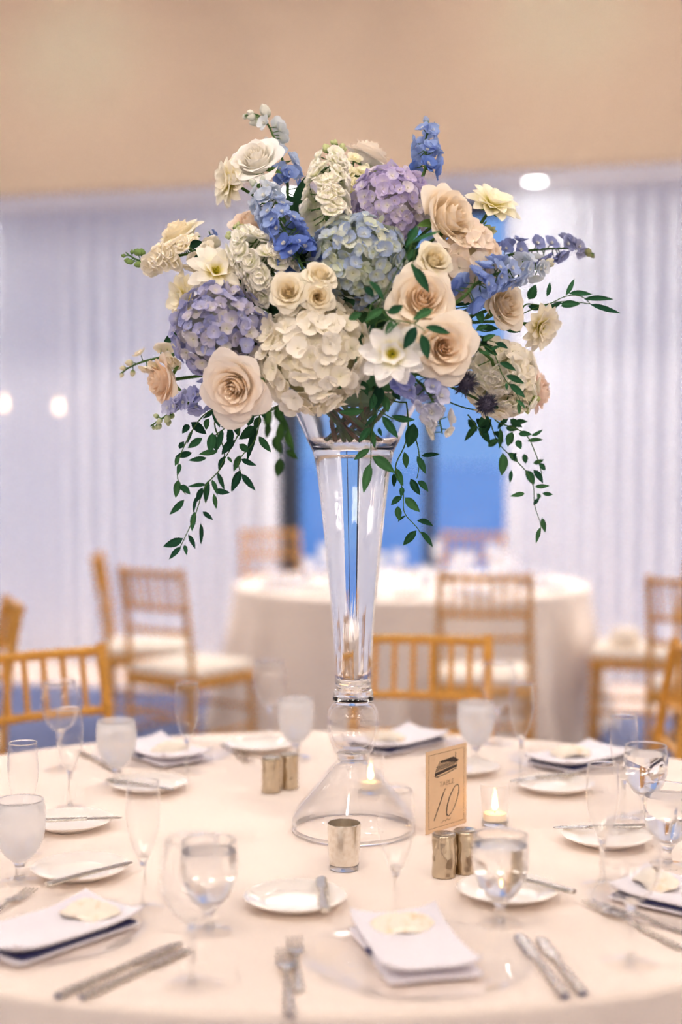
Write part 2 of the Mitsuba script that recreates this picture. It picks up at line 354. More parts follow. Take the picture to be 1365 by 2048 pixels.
g1, g2 = 'golden chairs around the foreground table', 'blurred chairs around the background table'
def face(p, q): return math.degrees(math.atan2(q[1] - p[1], q[0] - p[0]))
for (p, lab) in (((-0.62, 3.36), 'golden bamboo-style chair at the left, behind the glasses at the table edge'),
                 ((0.175, 3.62), 'golden bamboo-style chair right behind the vase, spindles over the water goblet'),
                 ((0.632, 3.60), 'golden bamboo-style chair seen edge-on at the right picture edge behind the table')):
    chair(p[0], p[1], 175 if p[0] > 0.5 else face(p, TC), 'm_gold', lab, g1)
for (p, fd, lab) in (((0.60, 5.98), 86, 'blurred chair seen from behind in front of the background table, right of the vase'),
                     ((-0.66, 6.20), 52, 'blurred chair left of the background table, pale seat facing it'),
                     ((-0.93, 6.85), 5, 'blurred dark chair in side view, farthest left, back post against the curtain'),
                     ((0.74, 8.42), -105, 'pinkish blurred chair back behind the background table under the blue window'),
                     ((-0.36, 8.66), -70, 'blurred brown chair back at the dark window frame left of the vase'),
                     ((1.40, 6.70), 165, 'blurred chair with white cushion right of the background table')):
    chair(p[0], p[1], fd, 'm_gold', lab, g2)
chair(-1.32, 4.62, 200, 'm_gold', 'blurred golden chair cut by the left picture edge', 'chairs at the picture edges')
chair(1.50, 5.75, 60, 'm_gold', 'blurred chair with dark post cut by the right picture edge', 'chairs at the picture edges')
single('round_pillow', ply(lathe(smooth_profile([(0.0005, -0.045), (0.05, -0.04), (0.075, 0), (0.05, 0.04), (0.0005, 0.045)], 20), 28), 'm_cushion', smooth=True), 'white puffy round pillow lying on the blurred chair seat at the right', 'pillow', rotz((1.34, 6.66, 0.557), 0))

# ------------------------------------------------------------------ tableware
ZC = 0.7505
def shell2(outer):
    """A thin-walled vessel: one sheet of thin glass with a rounded rim."""
    o = smooth_profile(outer, 30); r, z = o[-1]
    d = np.gradient(o, axis=0); nrm = np.stack([-d[:, 1], d[:, 0]], 1); nrm /= np.linalg.norm(nrm, axis=1, keepdims=True)
    i = o + nrm * 0.0011; i[:, 0] = np.maximum(i[:, 0], 0.0004)
    return lathe(np.vstack([o, [(r - 0.0004, z + 0.0005)], i[::-1]]), 48)
def rim(r, z):
    q = np.linspace(0, 2 * PI, 9)
    return lathe(np.stack([r + 0.0012 * np.cos(q), z + 0.0012 * np.sin(q)], 1), 56)
def foot(r): return lathe(smooth_profile([(r * 0.97, 0.0004), (r, 0.0010), (r * 0.985, 0.0016), (r * 0.8, 0.0026), (r * 0.35, 0.0045), (0.0005, 0.0056)], 26), 48)
def solid(p, n=24): return lathe(smooth_profile(p, n), 24)
GL = {
    'frosty_goblet': [],
    'champagne_flute': [('foot', ply(foot(0.031), 'm_blown', smooth=40)), ('stem', ply(solid([(0.0004, 0.005), (0.006, 0.006), (0.0035, 0.014), (0.0032, 0.05), (0.005, 0.068), (0.0075, 0.076), (0.0055, 0.084), (0.0004, 0.086)]), 'm_glass', smooth=True)),
                        ('bowl', ply(shell2([(0.0082, 0.076), (0.0135, 0.088), (0.0205, 0.108), (0.0252, 0.132), (0.0262, 0.150), (0.0252, 0.170), (0.0232, 0.192)]), 'm_thin', smooth=40))],
    'water_goblet': [('foot', ply(foot(0.034), 'm_blown', smooth=40)), ('stem', ply(solid([(0.0004, 0.005), (0.010, 0.006), (0.0068, 0.014), (0.0066, 0.024), (0.011, 0.034), (0.010, 0.038), (0.0004, 0.040)]), 'm_glass', smooth=True)),
                     ('bowl', ply(shell2([(0.011, 0.035), (0.024, 0.046), (0.0345, 0.064), (0.0402, 0.086), (0.0412, 0.104), (0.0375, 0.132)]), 'm_thin', smooth=40)),
                     ('water', ply(lathe(np.vstack([smooth_profile([(0.0004, 0.0405), (0.0125, 0.0408), (0.0225, 0.0475), (0.0328, 0.065), (0.0385, 0.0865), (0.0395, 0.104), (0.0382, 0.117)], 26), [(0.0370, 0.1168), (0.0200, 0.1165), (0.0004, 0.1165)]]), 48), 'm_water', smooth=40))],
    'wine_glass': [('foot', ply(foot(0.037), 'm_blown', smooth=40)), ('stem', ply(solid([(0.0004, 0.005), (0.007, 0.006), (0.0042, 0.014), (0.0036, 0.05), (0.0045, 0.072), (0.009, 0.084), (0.007, 0.089), (0.0004, 0.091)]), 'm_glass', smooth=True)),
                   ('bowl', ply(shell2([(0.0095, 0.084), (0.022, 0.094), (0.034, 0.112), (0.0405, 0.135), (0.0405, 0.152), (0.0365, 0.172), (0.0325, 0.190)]), 'm_thin', smooth=40))]}
GL['frosty_goblet'] = [(n, d if n != 'bowl' else {**d, 'bsdf': {'type': 'ref', 'id': 'm_frost'}}) for n, d in GL['water_goblet']]
RIMS = {'champagne_flute': ply(rim(0.0232, 0.192), 'm_glass', smooth=True), 'water_goblet': ply(rim(0.0375, 0.132), 'm_glass', smooth=True), 'wine_glass': ply(rim(0.0325, 0.190), 'm_glass', smooth=True)}
RIMS['frosty_goblet'] = RIMS['water_goblet']
def glass(kind, loc, label, group, a=0.0, z=ZC):
    t = thing({'frosty_goblet': 'water_goblet', 'frosty_flute': 'champagne_flute'}.get(kind, kind), label, 'glass', group)
    for nm, d in GL[kind] + [('rim', RIMS[kind])]:
        part(t, nm, d, rotz((loc[0], loc[1], z), a))
fl, go, wi = 'champagne flutes on the foreground table', 'water goblets on the foreground table', 'wine glasses on the foreground table'
for loc, lab in (((0.080,2.037), 'empty champagne flute in front of the vase foot, behind the front napkin'),
                 ((-0.294,2.089), 'empty champagne flute left of the vase, before the bread plate with a shadow'),
                 ((-0.535,2.370), 'champagne flute nearest the left picture edge, behind the big frosty goblet'),
                 ((-0.517,2.685), 'champagne flute in front of the left golden chair, tallest on the left'),
                 ((-0.325,2.978), 'champagne flute between the left frosty goblet and the vase at the far table edge'),
                 ((0.380,2.973), 'champagne flute right of the table number card, beside the far goblet'),
                 ((0.410,2.205), 'champagne flute at the right behind the big empty wine glass'),
                 ((0.523,2.604), 'champagne flute at the far right before the gray tablecloth')):
    glass('champagne_flute', loc, lab, fl)
for loc, lab in (((0.229,2.020), 'water goblet filled nearly to the rim, in front of the salt shakers'),
                 ((-0.508,2.221), 'large frosty water goblet at the left picture edge'),
                 ((-0.459,2.879), 'frosty water goblet in front of the left golden chair'),
                 ((-0.100,3.129), 'frosty water goblet just left of the vase stem'),
                 ((0.296,3.094), 'frosty water goblet behind the table number card'),
                 ((0.537,2.310), 'water goblet at the right picture edge'),
                 ((0.570,2.633), 'water goblet at the far right, behind the flute'),
                 ((-0.187,1.988), 'water goblet at the left front, behind the large empty wine glass')):
    glass('frosty_goblet' if 'frosty' in lab else 'water_goblet', loc, lab, go)
for loc, lab in (((-0.190,1.785), 'large empty wine glass at the left front, beside the two knives'),
                 ((0.385,1.862), 'large empty wine glass at the right front, before the forks'),
                 ((-0.599,3.011), 'wine glass before the spindles of the left golden chair'),
                 ((-0.167,3.302), 'wine glass left of the vase at the far table edge'),
                 ((0.365,3.274), 'wine glass behind the far goblet, right of the vase')):
    glass('wine_glass', loc, lab, wi)

plate_m = ply(lathe(smooth_profile([(0.0005, 0.0030), (0.038, 0.0030), (0.040, 0.0004), (0.0435, 0.0004), (0.046, 0.004), (0.066, 0.0105), (0.0765, 0.0155), (0.0782, 0.0172), (0.0768, 0.0180), (0.064, 0.0130), (0.046, 0.0072), (0.0005, 0.0062)], 60), 64), 'm_porcelain', smooth=40)
PLATES = {}
def plate(nm, px, label):
    PLATES[nm] = px
    single('bread_plate', plate_m, label, 'plate', rotz((px[0], px[1], ZC), 0), 'white bread plates')
plate('b1', (-0.069,2.107), 'white bread plate in the front with a short upright butter knife')
plate('b2', (0.255,2.145), 'white bread plate behind the filled water goblet')
plate('b3', (-0.420,2.258), 'white bread plate at the left with a slanted butter knife, nearest the shell')
plate('b4', (-0.491,2.548), 'white bread plate at the left behind the frosty goblet')
plate('b5', (-0.387,2.836), 'white bread plate at the left behind the flute rim')
plate('b6', (0.431,2.828), 'white bread plate right of the glowing candle')
plate('b7', (0.462,2.444), 'white bread plate behind the right flute')
plate('b8', (0.257,2.987), 'white bread plate behind the table number card')
plate('b9', (-0.185,3.219), 'white bread plate at the far table edge left of the vase')
charger_m = ply(lathe(smooth_profile([(0.0005, 0.0022), (0.10, 0.0022), (0.12, 0.0045), (0.150, 0.0108), (0.1555, 0.0125), (0.1560, 0.0118), (0.1545, 0.0110)], 50), 72), 'm_thin', smooth=40)
bead = lathe(smooth_profile([(0.0003, 0), (0.0017, 0.0006), (0.0003, 0.0018)], 5), 6)
bead_m = ply(join([move(bead, (0.147 * math.cos(q), 0.147 * math.sin(q), 0.0118)) for q in np.linspace(0, 2 * PI, 90, endpoint=False)]), 'm_glass', smooth=True)

# napkins
def napkin_mesh(w, l, seed, lift):
    rng = np.random.RandomState(seed); out = []
    u, v = np.meshgrid(np.linspace(-1, 1, 25), np.linspace(-1, 1, 33), indexing='ij')
    def layer(w, l, z0, amp, sag, th, skew=0.0):
        au, av = np.abs(u), np.abs(v)
        z = z0 + amp * (au ** 3) * (av ** 3) + 0.35 * amp * av ** 6 - sag * (1 - u ** 2) * (1 - v ** 2)
        pin = 1 - 0.06 * (1 - av ** 2) * au
        rnd = 1 - 0.05 * (au * av) ** 6
        P = np.stack([u * rnd * w / 2 * pin + skew * v, v * rnd * l / 2 * (1 - 0.05 * (1 - au ** 2)), z], -1)
        P[..., 2] += 0.0015 * (meshkit.noise(np.stack([u * 3, v * 3, u * 0 + seed], -1)) - 0.5)
        return slab(P, th * (1 - 0.75 * np.maximum(au, av) ** 10))
    return (layer(w * 0.985, l * 0.95, 0.0052, 0.001, 0.0, 0.0095), layer(w * 0.99, l, 0.0165 + lift * 0.2, lift, 0.004, 0.010, 0.003),
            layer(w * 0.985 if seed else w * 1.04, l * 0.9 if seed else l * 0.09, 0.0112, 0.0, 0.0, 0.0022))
nap = [napkin_mesh(0.135, 0.235, k, lf) for k, lf in enumerate((0.011, 0.010, 0.008))]
napm = [(ply(a, 'm_napkin', smooth=50), ply(b, 'm_napkin', smooth=50), ply(c, 'm_fold_shade', smooth=50)) for a, b, c in nap]
def shell_mesh(seed):
    rng = np.random.RandomState(seed)
    th = np.linspace(0, 2 * PI, 61); r = np.linspace(0.02, 1, 14)
    edge = 0.036 * (1 + 0.10 * np.sin(2 * th + 1) + 0.05 * np.sin(5 * th + seed) + 0.03 * np.sin(11 * th))
    P = np.zeros((len(r), len(th), 3))
    for i, q in enumerate(r):
        P[i, :, 0] = q * edge * np.cos(th) * 1.12; P[i, :, 1] = q * edge * np.sin(th) * 0.95
        P[i, :, 2] = 0.016 * (1 - q ** 2) + 0.003 * q * np.sin(3 * th + seed) + 0.0016 * np.sin(q * 22 + 2 * np.sin(3 * th)) * q
    return slab(P, 0.0028)
shells = [ply(shell_mesh(k), 'm_shell', smooth=50) for k in range(3)]
def scribble(seed):
    """A hand-written name, too small to read."""
    rng = np.random.RandomState(seed); ms = []
    x = -0.014
    for k in range(5):
        t = np.linspace(0, 2 * PI, 14); h = 0.0035 * rng.uniform(0.7, 1.5)
        p = np.stack([x + 0.0026 * (t / 6.28) * 2 + 0.0016 * np.cos(t + rng.uniform(0, 6)), h * np.sin(t + rng.uniform(0, 1)), 0.0176 + 0 * t], 1)
        ms.append(tube(p, 0.0003, 5)); x += 0.0058
    return join(ms)
scr = ply(scribble(3), 'm_inklight', smooth=True)
def setting(loc, a, which, lab, napkin_off=(0, 0), napa=0.0, shell_off=(0.0, 0.03), charger=True, sh=True):
    """A glass charger, folded napkin and shell place card; a: the direction from the seat to the table centre."""
    M = rotz((loc[0], loc[1], ZC), a - PI / 2)
    if charger:
        c = thing('glass_charger', 'clear glass charger plate with a beaded rim under the ' + lab + ' napkin', 'plate', 'clear glass chargers')
        pk = part(c, 'plate', charger_m, M); part(pk, 'beaded_rim', bead_m, M, kind='stuff')
    n = thing('napkin', 'folded pale lavender napkin ' + {'front': 'in the middle of the front place setting', 'left': 'with dark fold at the left picture edge', 'right': 'under the shell at the right picture edge', 'far left': 'on the far side behind the left frosty goblet', 'far middle': 'on the far side just right of the vase', 'far right': 'on the far side right of the card'}[lab], 'napkin', 'folded napkins')
    K = M @ rotz((*napkin_off, 0.0026 if charger else 0), napa)
    part(n, 'lower_fold', napm[which][0], K); part(n, 'upper_fold', napm[which][1], K); part(n, 'fold_shade', napm[which][2], K, 'dark navy strip painted in as the shade between the folds')  # the navy layer is a strip put in as shade between the folds
    if sh:
        s = thing('shell_place_card', 'pale oyster shell place card on the ' + lab + ' napkin', 'shell', 'shell place cards')
        Q = K @ rotz((*shell_off, 0.0225 + 0.0015 * which), 0.5 * which - 0.2)
        sk_ = part(s, 'shell', shells[which], Q)
        if lab == 'right': part(sk_, 'writing', scr, Q, 'brown handwriting')
def toward(loc): return math.atan2(TC[1] - loc[1], TC[0] - loc[0])
for px, w, lab, kw in (((0.103,1.862), 0, 'front', dict(napkin_off=(0.0, 0.03), napa=0.05, shell_off=(0.0, 0.055))),
                   ((-0.428,1.975), 1, 'left', dict(napa=-0.10, napkin_off=(0.03, 0.0), shell_off=(0.01, 0.06))),
                   ((0.526,2.100), 2, 'right', dict(napa=0.0, shell_off=(0.0, 0.06))),
                   ((-0.397,3.134), 0, 'far left', dict(napa=0.1)),
                   ((0.130,3.251), 1, 'far middle', dict(napa=-0.5, shell_off=(0, 0.04))),
                   ((0.521,3.074), 2, 'far right', dict(napa=0.0))):
    setting(px, toward(px), w, lab, **kw)

# cutlery
def sweep(y, w, t, z, n=12, x=None):
    th = np.linspace(0, 2 * PI, n, endpoint=False)
    cx, cz = np.sign(np.cos(th)) * np.abs(np.cos(th)) ** 0.7, np.sign(np.sin(th)) * np.abs(np.sin(th)) ** 0.8
    y, w, t, z = (np.asarray(q, float) for q in (y, w, t, z))
    x = np.zeros_like(y) if x is None else np.asarray(x, float)
    R = np.stack([x[:, None] + w[:, None] / 2 * cx, np.repeat(y[:, None], n, 1), z[:, None] + t[:, None] / 2 * cz], -1)
    m = len(y); V = np.vstack([R.reshape(-1, 3), R[0].mean(0)[None], R[-1].mean(0)[None]])
    i = np.arange(m * n).reshape(m, n); j = np.roll(i, -1, 1)
    a, b, c, d = i[:-1].ravel(), j[:-1].ravel(), j[1:].ravel(), i[1:].ravel()
    F = np.vstack([np.stack([a, b, c], 1), np.stack([a, c, d], 1), np.stack([j[0], i[0], np.full(n, m * n)], 1), np.stack([i[-1], j[-1], np.full(n, m * n + 1)], 1)])
    return V, F
def lerp(y, ks, vs): return np.interp(y, ks, vs)
def fork_meshes(L):
    y = np.linspace(-L / 2, L * 0.12, 30)
    h = sweep(y, lerp(y, [-L / 2, -L * .46, -L * .2, L * .06, L * .12], [.010, .015, .011, .0055, .007]), lerp(y, [-L / 2, L * .12], [.003, .0028]), .003 + .006 * np.clip((y + L * .1) / (L * .2), 0, 1))
    y = np.linspace(L * .1, L * .27, 14)
    root = sweep(y, lerp(y, [L * .1, L * .17, L * .27], [.006, .021, .023]), y * 0 + .002, .009 - .004 * ((y - L * .1) / (L * .17)) ** 2 + 0)
    ti = []
    for k in range(4):
        y = np.linspace(L * .255, L / 2, 10); q = (y - L * .255) / (L * .245)
        ti.append(sweep(y, .0038 * (1 - .45 * q), .0018 * (1 - .3 * q), .005 - .002 * q + .004 * q ** 2, 8, x=(k - 1.5) * (.0066 - .0004 * q)))
    return h, root, ti
def knife_meshes(L, blade_w=.019):
    y = np.linspace(-L / 2, 0.02, 28)
    h = sweep(y, lerp(y, [-L / 2, -L * .47, -L * .25, 0.0, .02], [.011, .017, .0135, .0095, .010]), lerp(y, [-L / 2, .02], [.0065, .0055]), y * 0 + .0045)
    y = np.linspace(0.015, L / 2, 26); q = (y - .015) / (L / 2 - .015)
    b = sweep(y, blade_w * np.clip(np.minimum(.55 + 2.5 * q, 1.0), 0, 1) * np.sqrt(np.clip(1 - np.clip((q - .72) / .285, 0, 1) ** 2, 0.004, 1)), y * 0 + .0016, y * 0 + .0042, x=.002 * np.clip((q - .6) / .4, 0, 1))
    return h, b
FK = [ply(join(fork_meshes(L)[:2]), 'm_silver', smooth=50) for L in (0.225, 0.195)]
FT = [[ply(m, 'm_silver', smooth=50) for m in fork_meshes(L)[2]] for L in (0.225, 0.195)]
KN = [[ply(m, 'm_silver', smooth=50) for m in knife_meshes(L, w)] for L, w in ((0.235, 0.020), (0.21, 0.018), (0.165, 0.017))]
def along(p, q, z, tilt=0.0, roll=0.0):
    """A frame whose y axis runs from p towards q on the table."""
    a = math.atan2(q[1] - p[1], q[0] - p[0]) - PI / 2
    M = rotz(((p[0] + q[0]) / 2, (p[1] + q[1]) / 2, z), a)
    R = np.eye(4); c, s = math.cos(tilt), math.sin(tilt); R[1:3, 1:3] = [[c, -s], [s, c]]
    Q = np.eye(4); c, s = math.cos(roll), math.sin(roll); Q[0, 0] = c; Q[0, 2] = s; Q[2, 0] = -s; Q[2, 2] = c
    return M @ R @ Q
def fork(p, q, k, label):
    t = thing('fork', label, 'fork', 'silver forks')
    M = along(p, q, ZC - 0.0008)
    part(t, 'handle', FK[k], M)
    for m in FT[k]: part(t, 'tine', m, M)
def knife(p, q, k, label, z=ZC - 0.001, tilt=0.0, name='table_knife', roll=0.0):
    t = thing(name, label, 'knife', 'silver knives')
    M = along(p, q, z, tilt, roll)
    part(t, 'handle', KN[k][0], M); part(t, 'blade', KN[k][1], M)
fork((-0.061,1.680), (-0.078,1.915), 0, 'silver fork nearest the camera, left of the front napkin')
fork((-0.052,1.732), (-0.067,1.984), 1, 'silver fork close behind another, beside the front charger')
fork((0.470,1.909), (0.368,2.121), 0, 'silver fork lying left to right, nearest the right wine glass')
fork((0.502,1.963), (0.395,2.084), 1, 'silver fork at the right edge, farther one of the pair')
fork((-0.528,1.996), (-0.481,2.165), 1, 'silver fork at the left picture edge by the bread plate')
knife((0.279,1.742), (0.248,1.975), 0, 'silver table knife right of the front napkin, left one of the pair')
knife((0.304,1.744), (0.275,1.967), 1, 'silver knife with a bright blade right of the front napkin, right one of the pair')
knife((-0.351,1.748), (-0.225,1.935), 0, 'silver table knife at the left front, farther one of the pair')
knife((-0.325,1.736), (-0.204,1.919), 1, 'silver knife at the left front, nearer one of the pair')
zp = ZC + 0.0155
knife((-0.023,2.023), (-0.032,2.186), 2, 'short butter knife pointing away on the front bread plate', zp + 0.0008, 0.0, 'butter_knife')
knife((0.342,2.116), (0.238,2.212), 2, 'butter knife on the plate behind the filled goblet', zp + 0.0008, 0.0, 'butter_knife', 0.0)
knife((-0.449,2.145), (-0.339,2.264), 2, 'slanted butter knife on the left bread plate before the flute', zp + 0.0008, 0.0, 'butter_knife')
knife((-0.539,2.519), (-0.415,2.539), 2, 'butter knife on the left plate behind the frosty goblet', zp + 0.0008, 0.0, 'butter_knife')
knife((0.528,2.485), (0.384,2.472), 2, 'butter knife on the plate behind the right flute', zp + 0.0008, 0.0, 'butter_knife')
knife((0.502,2.904), (0.327,2.816), 2, 'butter knife on the plate right of the glowing candle', zp + 0.0008, 0.0, 'butter_knife')
knife((-0.470,2.833), (-0.325,2.750), 2, 'butter knife on the plate at the left before the far setting', zp + 0.0008, 0.0, 'butter_knife')
knife((-0.581,3.165), (-0.475,2.992), 0, 'table knife beside the frosty goblet by the left golden chair')
fork((-0.276,3.274), (-0.198,3.064), 0, 'dark fork on the far table side left of the vase')

# salt and pepper shakers of hammered metal
def hammered(seed):
    V, F = lathe(np.vstack([smooth_profile([(0.0005, 0.0005), (0.0185, 0.0005), (0.0195, 0.002), (0.0195, 0.060), (0.0195, 0.066)], 60), smooth_profile([(0.0190, 0.0685), (0.0170, 0.0700), (0.0005, 0.0708)], 10)]), 72)
    th, z = np.arctan2(V[:, 1], V[:, 0]), V[:, 2]
    rng = np.random.RandomState(seed); d = np.zeros(len(V))
    for _ in range(46):
        a, b, s = rng.uniform(-PI, PI), rng.uniform(0.004, 0.060), rng.uniform(0.006, 0.009)
        da = ((th - a + PI) % (2 * PI) - PI) * 0.0195
        d = np.maximum(d, 0.0013 * np.exp(-((da / s) ** 2 + ((z - b) / (s * 1.25)) ** 2)))
    k = (z < 0.064) & (z > 0.002)
    V[:, :2] *= np.where(k, 1 - d / 0.0195, 1)[:, None]
    return ply((V, F), 'm_hammered', smooth=50)
holes = ply(join([tube([(0.006 * math.cos(q), 0.006 * math.sin(q), 0.0700), (0.006 * math.cos(q), 0.006 * math.sin(q), 0.0711)], 0.0007, 6) for q in np.linspace(0, 2 * PI, 6)[:5]]), 'm_black')
for k, (p, lab) in enumerate((((0.165,2.255), 'hammered metal salt shaker, front left one behind the filled goblet'),
                              ((0.201,2.277), 'hammered metal pepper shaker half hidden behind the filled goblet'),
                              ((-0.140,2.820), 'hammered metal shaker left of the vase foot, left one of the pair'),
                              ((-0.105,2.853), 'hammered metal shaker left of the vase foot, right one touching the vase outline'))):
    t = thing('salt_shaker', lab, 'shaker', 'hammered metal shakers')
    part(t, 'body', hammered(k), rotz((p[0], p[1], ZC), 0.7 * k)); part(t, 'holes', holes, rotz((p[0], p[1], ZC), 0))

# votive candles
cup_out = [(0.0005, 0.0005), (0.022, 0.0005), (0.0235, 0.002), (0.0240, 0.008)]
def votive(p, kind, label):
    t = thing('votive_candle', label, 'candle', 'votive candles'); M = rotz((p[0], p[1], ZC), 0.3)
    part(t, 'glass_base', ply(lathe(smooth_profile([(0.0004, 0.0004), (0.0220, 0.0004), (0.0238, 0.0025), (0.0238, 0.0085), (0.0004, 0.0092)], 24), 40), 'm_glass', smooth=40), M)
    c = ply(lathe(np.vstack([smooth_profile([(0.0237, 0.0094), (0.0262, 0.045), (0.0277, 0.0755)], 14), [(0.0270, 0.0762)], smooth_profile([(0.0262, 0.0755), (0.0248, 0.045), (0.0222, 0.0094)], 14)]), 48), 'm_mercury' if kind == 'mercury' else 'm_blown', smooth=40)
    part(t, 'cup', c, M)
    wx = part(t, 'wax', ply(lathe([(0.0004, 0.0096), (0.0205, 0.0096), (0.0205, 0.022 if kind != 'mercury' else 0.03), (0.0004, 0.022 if kind != 'mercury' else 0.03)], 28), 'm_wax', smooth=40), M)
    f = ply(lathe(smooth_profile([(0.0004, 0.0), (0.0055, 0.007), (0.0050, 0.014), (0.0004, 0.032)], 16), 16), 'm_wax', smooth=True)
    if kind != 'mercury':
        f['emitter'] = {'type': 'area', 'radiance': rgb((26.0, 14.0, 3.6))}
        part(wx, 'flame', f, M @ rotz((0, 0, 0.0265), 0))
    part(wx, 'wick', ply(tube([(0, 0, 0.02 if kind != 'mercury' else 0.029), (0, 0, 0.0275 if kind != 'mercury' else 0.038)], 0.0007, 6), 'm_black'), M)
votive((0.005,2.296), 'mercury', 'silvered mercury glass votive in front of the vase foot')
votive((0.281,2.569), 'lit', 'clear votive with a glowing yellow flame right of the card')
votive((0.059,2.815), 'lit', 'votive candle behind the vase, seen through its glass foot')

# table number card
pa, pb = np.array((0.150,2.498)), np.array((0.231,2.586))
CW, CHH = 0.118, 0.148
ax = unit(pb - pa); CM = np.eye(4)
CM[:3, 0] = (*ax, 0); CM[:3, 1] = (0, 0, 1); CM[:3, 2] = np.cross(CM[:3, 0], CM[:3, 1]); CM[:3, 3] = (*((pa + pb) / 2), ZC)
cd = thing('table_number_card', 'tan printed table number card standing right of the vase', 'card')
cf = part(cd, 'card', ply(box(-CW / 2, CW / 2, 0, CHH, -0.0009, 0), 'm_card'), CM)
def prism(g, h=0.0003):
    return join([trimesh.creation.extrude_polygon(q, h, engine='earcut') for q in (g.geoms if hasattr(g, 'geoms') else [g]) if q.area > 1e-9])
fr = Polygon([(-.051, .007), (.051, .007), (.051, .141), (-.051, .141)])
part(cf, 'border_line', ply(prism(fr.difference(fr.buffer(-0.0009))), 'm_inklight'), CM, 'thin printed border')
tx = meshkit.text_mesh('TABLE', 0.0085, 0.0003); tx.vertices[:, 0] = (tx.vertices[:, 0] - tx.vertices[:, 0].mean()) * 1.15; tx.vertices[:, 1] += 0.0795
part(cf, 'lettering', ply(tx, 'm_inklight'), CM, 'printed word TABLE')
def italic(t, r=0.24): return affinity.affine_transform(t, [1, r / 0.5, 0, 1, 0, 0])
one = italic(Polygon([(-0.0012, 0), (0.0012, 0), (0.0012, 0.052), (-0.0006, 0.052), (-0.0012, 0.046)]), 0.30)
one = union_all([affinity.translate(one, -0.036, 0.021), LineString([(-0.014, 0.060), (-0.004, 0.0735)]).buffer(0.0007)])
zero = affinity.scale(Point(0, 0).buffer(0.027), 0.52, 1).difference(affinity.translate(affinity.scale(Point(0, 0).buffer(0.0255), 0.45, 1), 0.0004, 0))
zero = affinity.translate(italic(zero, 0.24), 0.018, 0.049)
part(cf, 'numeral', ply(prism(one), 'm_ink'), CM, 'slanted script numeral one'); part(cf, 'numeral', ply(prism(zero), 'm_ink'), CM, 'slanted script numeral zero')
fl_ = LineString([(-.014, .0135), (-.008, .0165), (-.002, .0145), (.002, .0185), (.006, .0150), (.012, .0175)])
part(cf, 'flourish', ply(prism(fl_.buffer(0.0006)), 'm_inklight'), CM)
sk = [Polygon([(-.034, .106), (.030, .113), (.031, .1085), (-.033, .1005)]), Polygon([(-.018, .126), (.020, .1285), (.034, .1215), (.032, .1165), (.004, .1215), (-.016, .1225)])]
sk += [LineString([(-.032 + .0045 * k, .1075), (-.020 + .0036 * k, .125)]).buffer(.0006) for k in range(13)]
sk += [LineString([(-.030, .1105 + .0028 * k), (.031, .1155 + .0024 * k)]).buffer(.0005) for k in range(3)] + [LineString([(.026, .122), (.0268, .135)]).buffer(.0008), LineString([(-.034, .1005), (-.026, .098), (.0, .101), (.028, .106)]).buffer(.0008)]
part(cf, 'drawing', ply(prism(union_all(sk)), 'm_ink'), CM, 'dark ink sketch of a low wide building')
part(cd, 'easel_back', ply(prism(Polygon([(-.02, .002), (.02, .002), (.012, .09), (-.012, .09)]), 0.0008), 'm_card'), CM @ np.array([[1, 0, 0, 0], [0, .9397, 0, 0], [0, 0.342, 1, -0.0338], [0, 0, 0, 1.0]]))

# ------------------------------------------------------------------ the trumpet vase
VX, VY = 0.022, 2.53
VM = rotz((VX, VY, ZC), 0)
vase = thing('trumpet_vase', 'tall clear glass trumpet vase holding the bouquet', 'vase')
WL = 0.686
bell_out = smooth_profile([(0.104, 0.0005), (0.1095, 0.002), (0.1135, 0.018), (0.100, 0.043), (0.084, 0.062), (0.064, 0.086), (0.044, 0.112), (0.031, 0.127), (0.0285, 0.131)], 60)
outer = smooth_profile([(0.0005, 0.2285), (0.020, 0.2290), (0.033, 0.2310), (0.0345, 0.234), (0.0375, 0.239), (0.0350, 0.2445), (0.0360, 0.249), (0.0335, 0.254), (0.0320, 0.262), (0.0335, 0.30), (0.0375, 0.37), (0.0490, 0.50), (0.0590, 0.595), (0.0715, 0.677), (0.082, 0.70), (0.098, 0.735), (0.116, 0.766), (0.1255, 0.780)], 150)
inner = smooth_profile([(0.1235, 0.7825), (0.112, 0.766), (0.0935, 0.735), (0.0775, 0.70), (0.0664, WL)], 40)
bell_in = smooth_profile([(0.100, 0.0005), (0.1045, 0.003), (0.1085, 0.018), (0.0955, 0.041), (0.0795, 0.060), (0.0595, 0.083), (0.0395, 0.108), (0.026, 0.121), (0.0005, 0.1225)], 50)
part(vase, 'foot_bell', ply(lathe(bell_out, 96), 'm_blown', smooth=True), VM, 'hollow bell-shaped foot')
part(vase, 'foot_bell', ply(lathe(bell_in, 96), 'm_blown', smooth=True), VM, 'inner face of the hollow foot')
qq = np.linspace(0, 2 * PI, 13)
part(vase, 'foot_ring', ply(lathe(np.stack([0.1065 + 0.0042 * np.cos(qq), 0.0046 + 0.0042 * np.sin(qq)], 1), 96), 'm_glass', smooth=True), VM, 'thick rolled glass edge of the foot')
part(vase, 'wall', ply(lathe(np.vstack([outer, [(0.1255, 0.7828)], inner]), 96), 'm_glass', smooth=35), VM)
bulb_out = smooth_profile([(0.0285, 0.131), (0.030, 0.139), (0.036, 0.150), (0.0435, 0.170), (0.0468, 0.195), (0.0448, 0.215), (0.037, 0.2285), (0.0335, 0.2315)], 50)
bulb_in = smooth_profile([(0.0005, 0.1505), (0.018, 0.152), (0.031, 0.158), (0.0385, 0.172), (0.0420, 0.195), (0.040, 0.212), (0.031, 0.2240), (0.0005, 0.2275)], 50)
part(vase, 'bulb', ply(lathe(bulb_out, 96), 'm_blown', smooth=True), VM, 'hollow glass bulb above the foot')
part(vase, 'bulb', ply(lathe(bulb_in, 96), 'm_blown', smooth=True), VM, 'inner face of the hollow bulb')
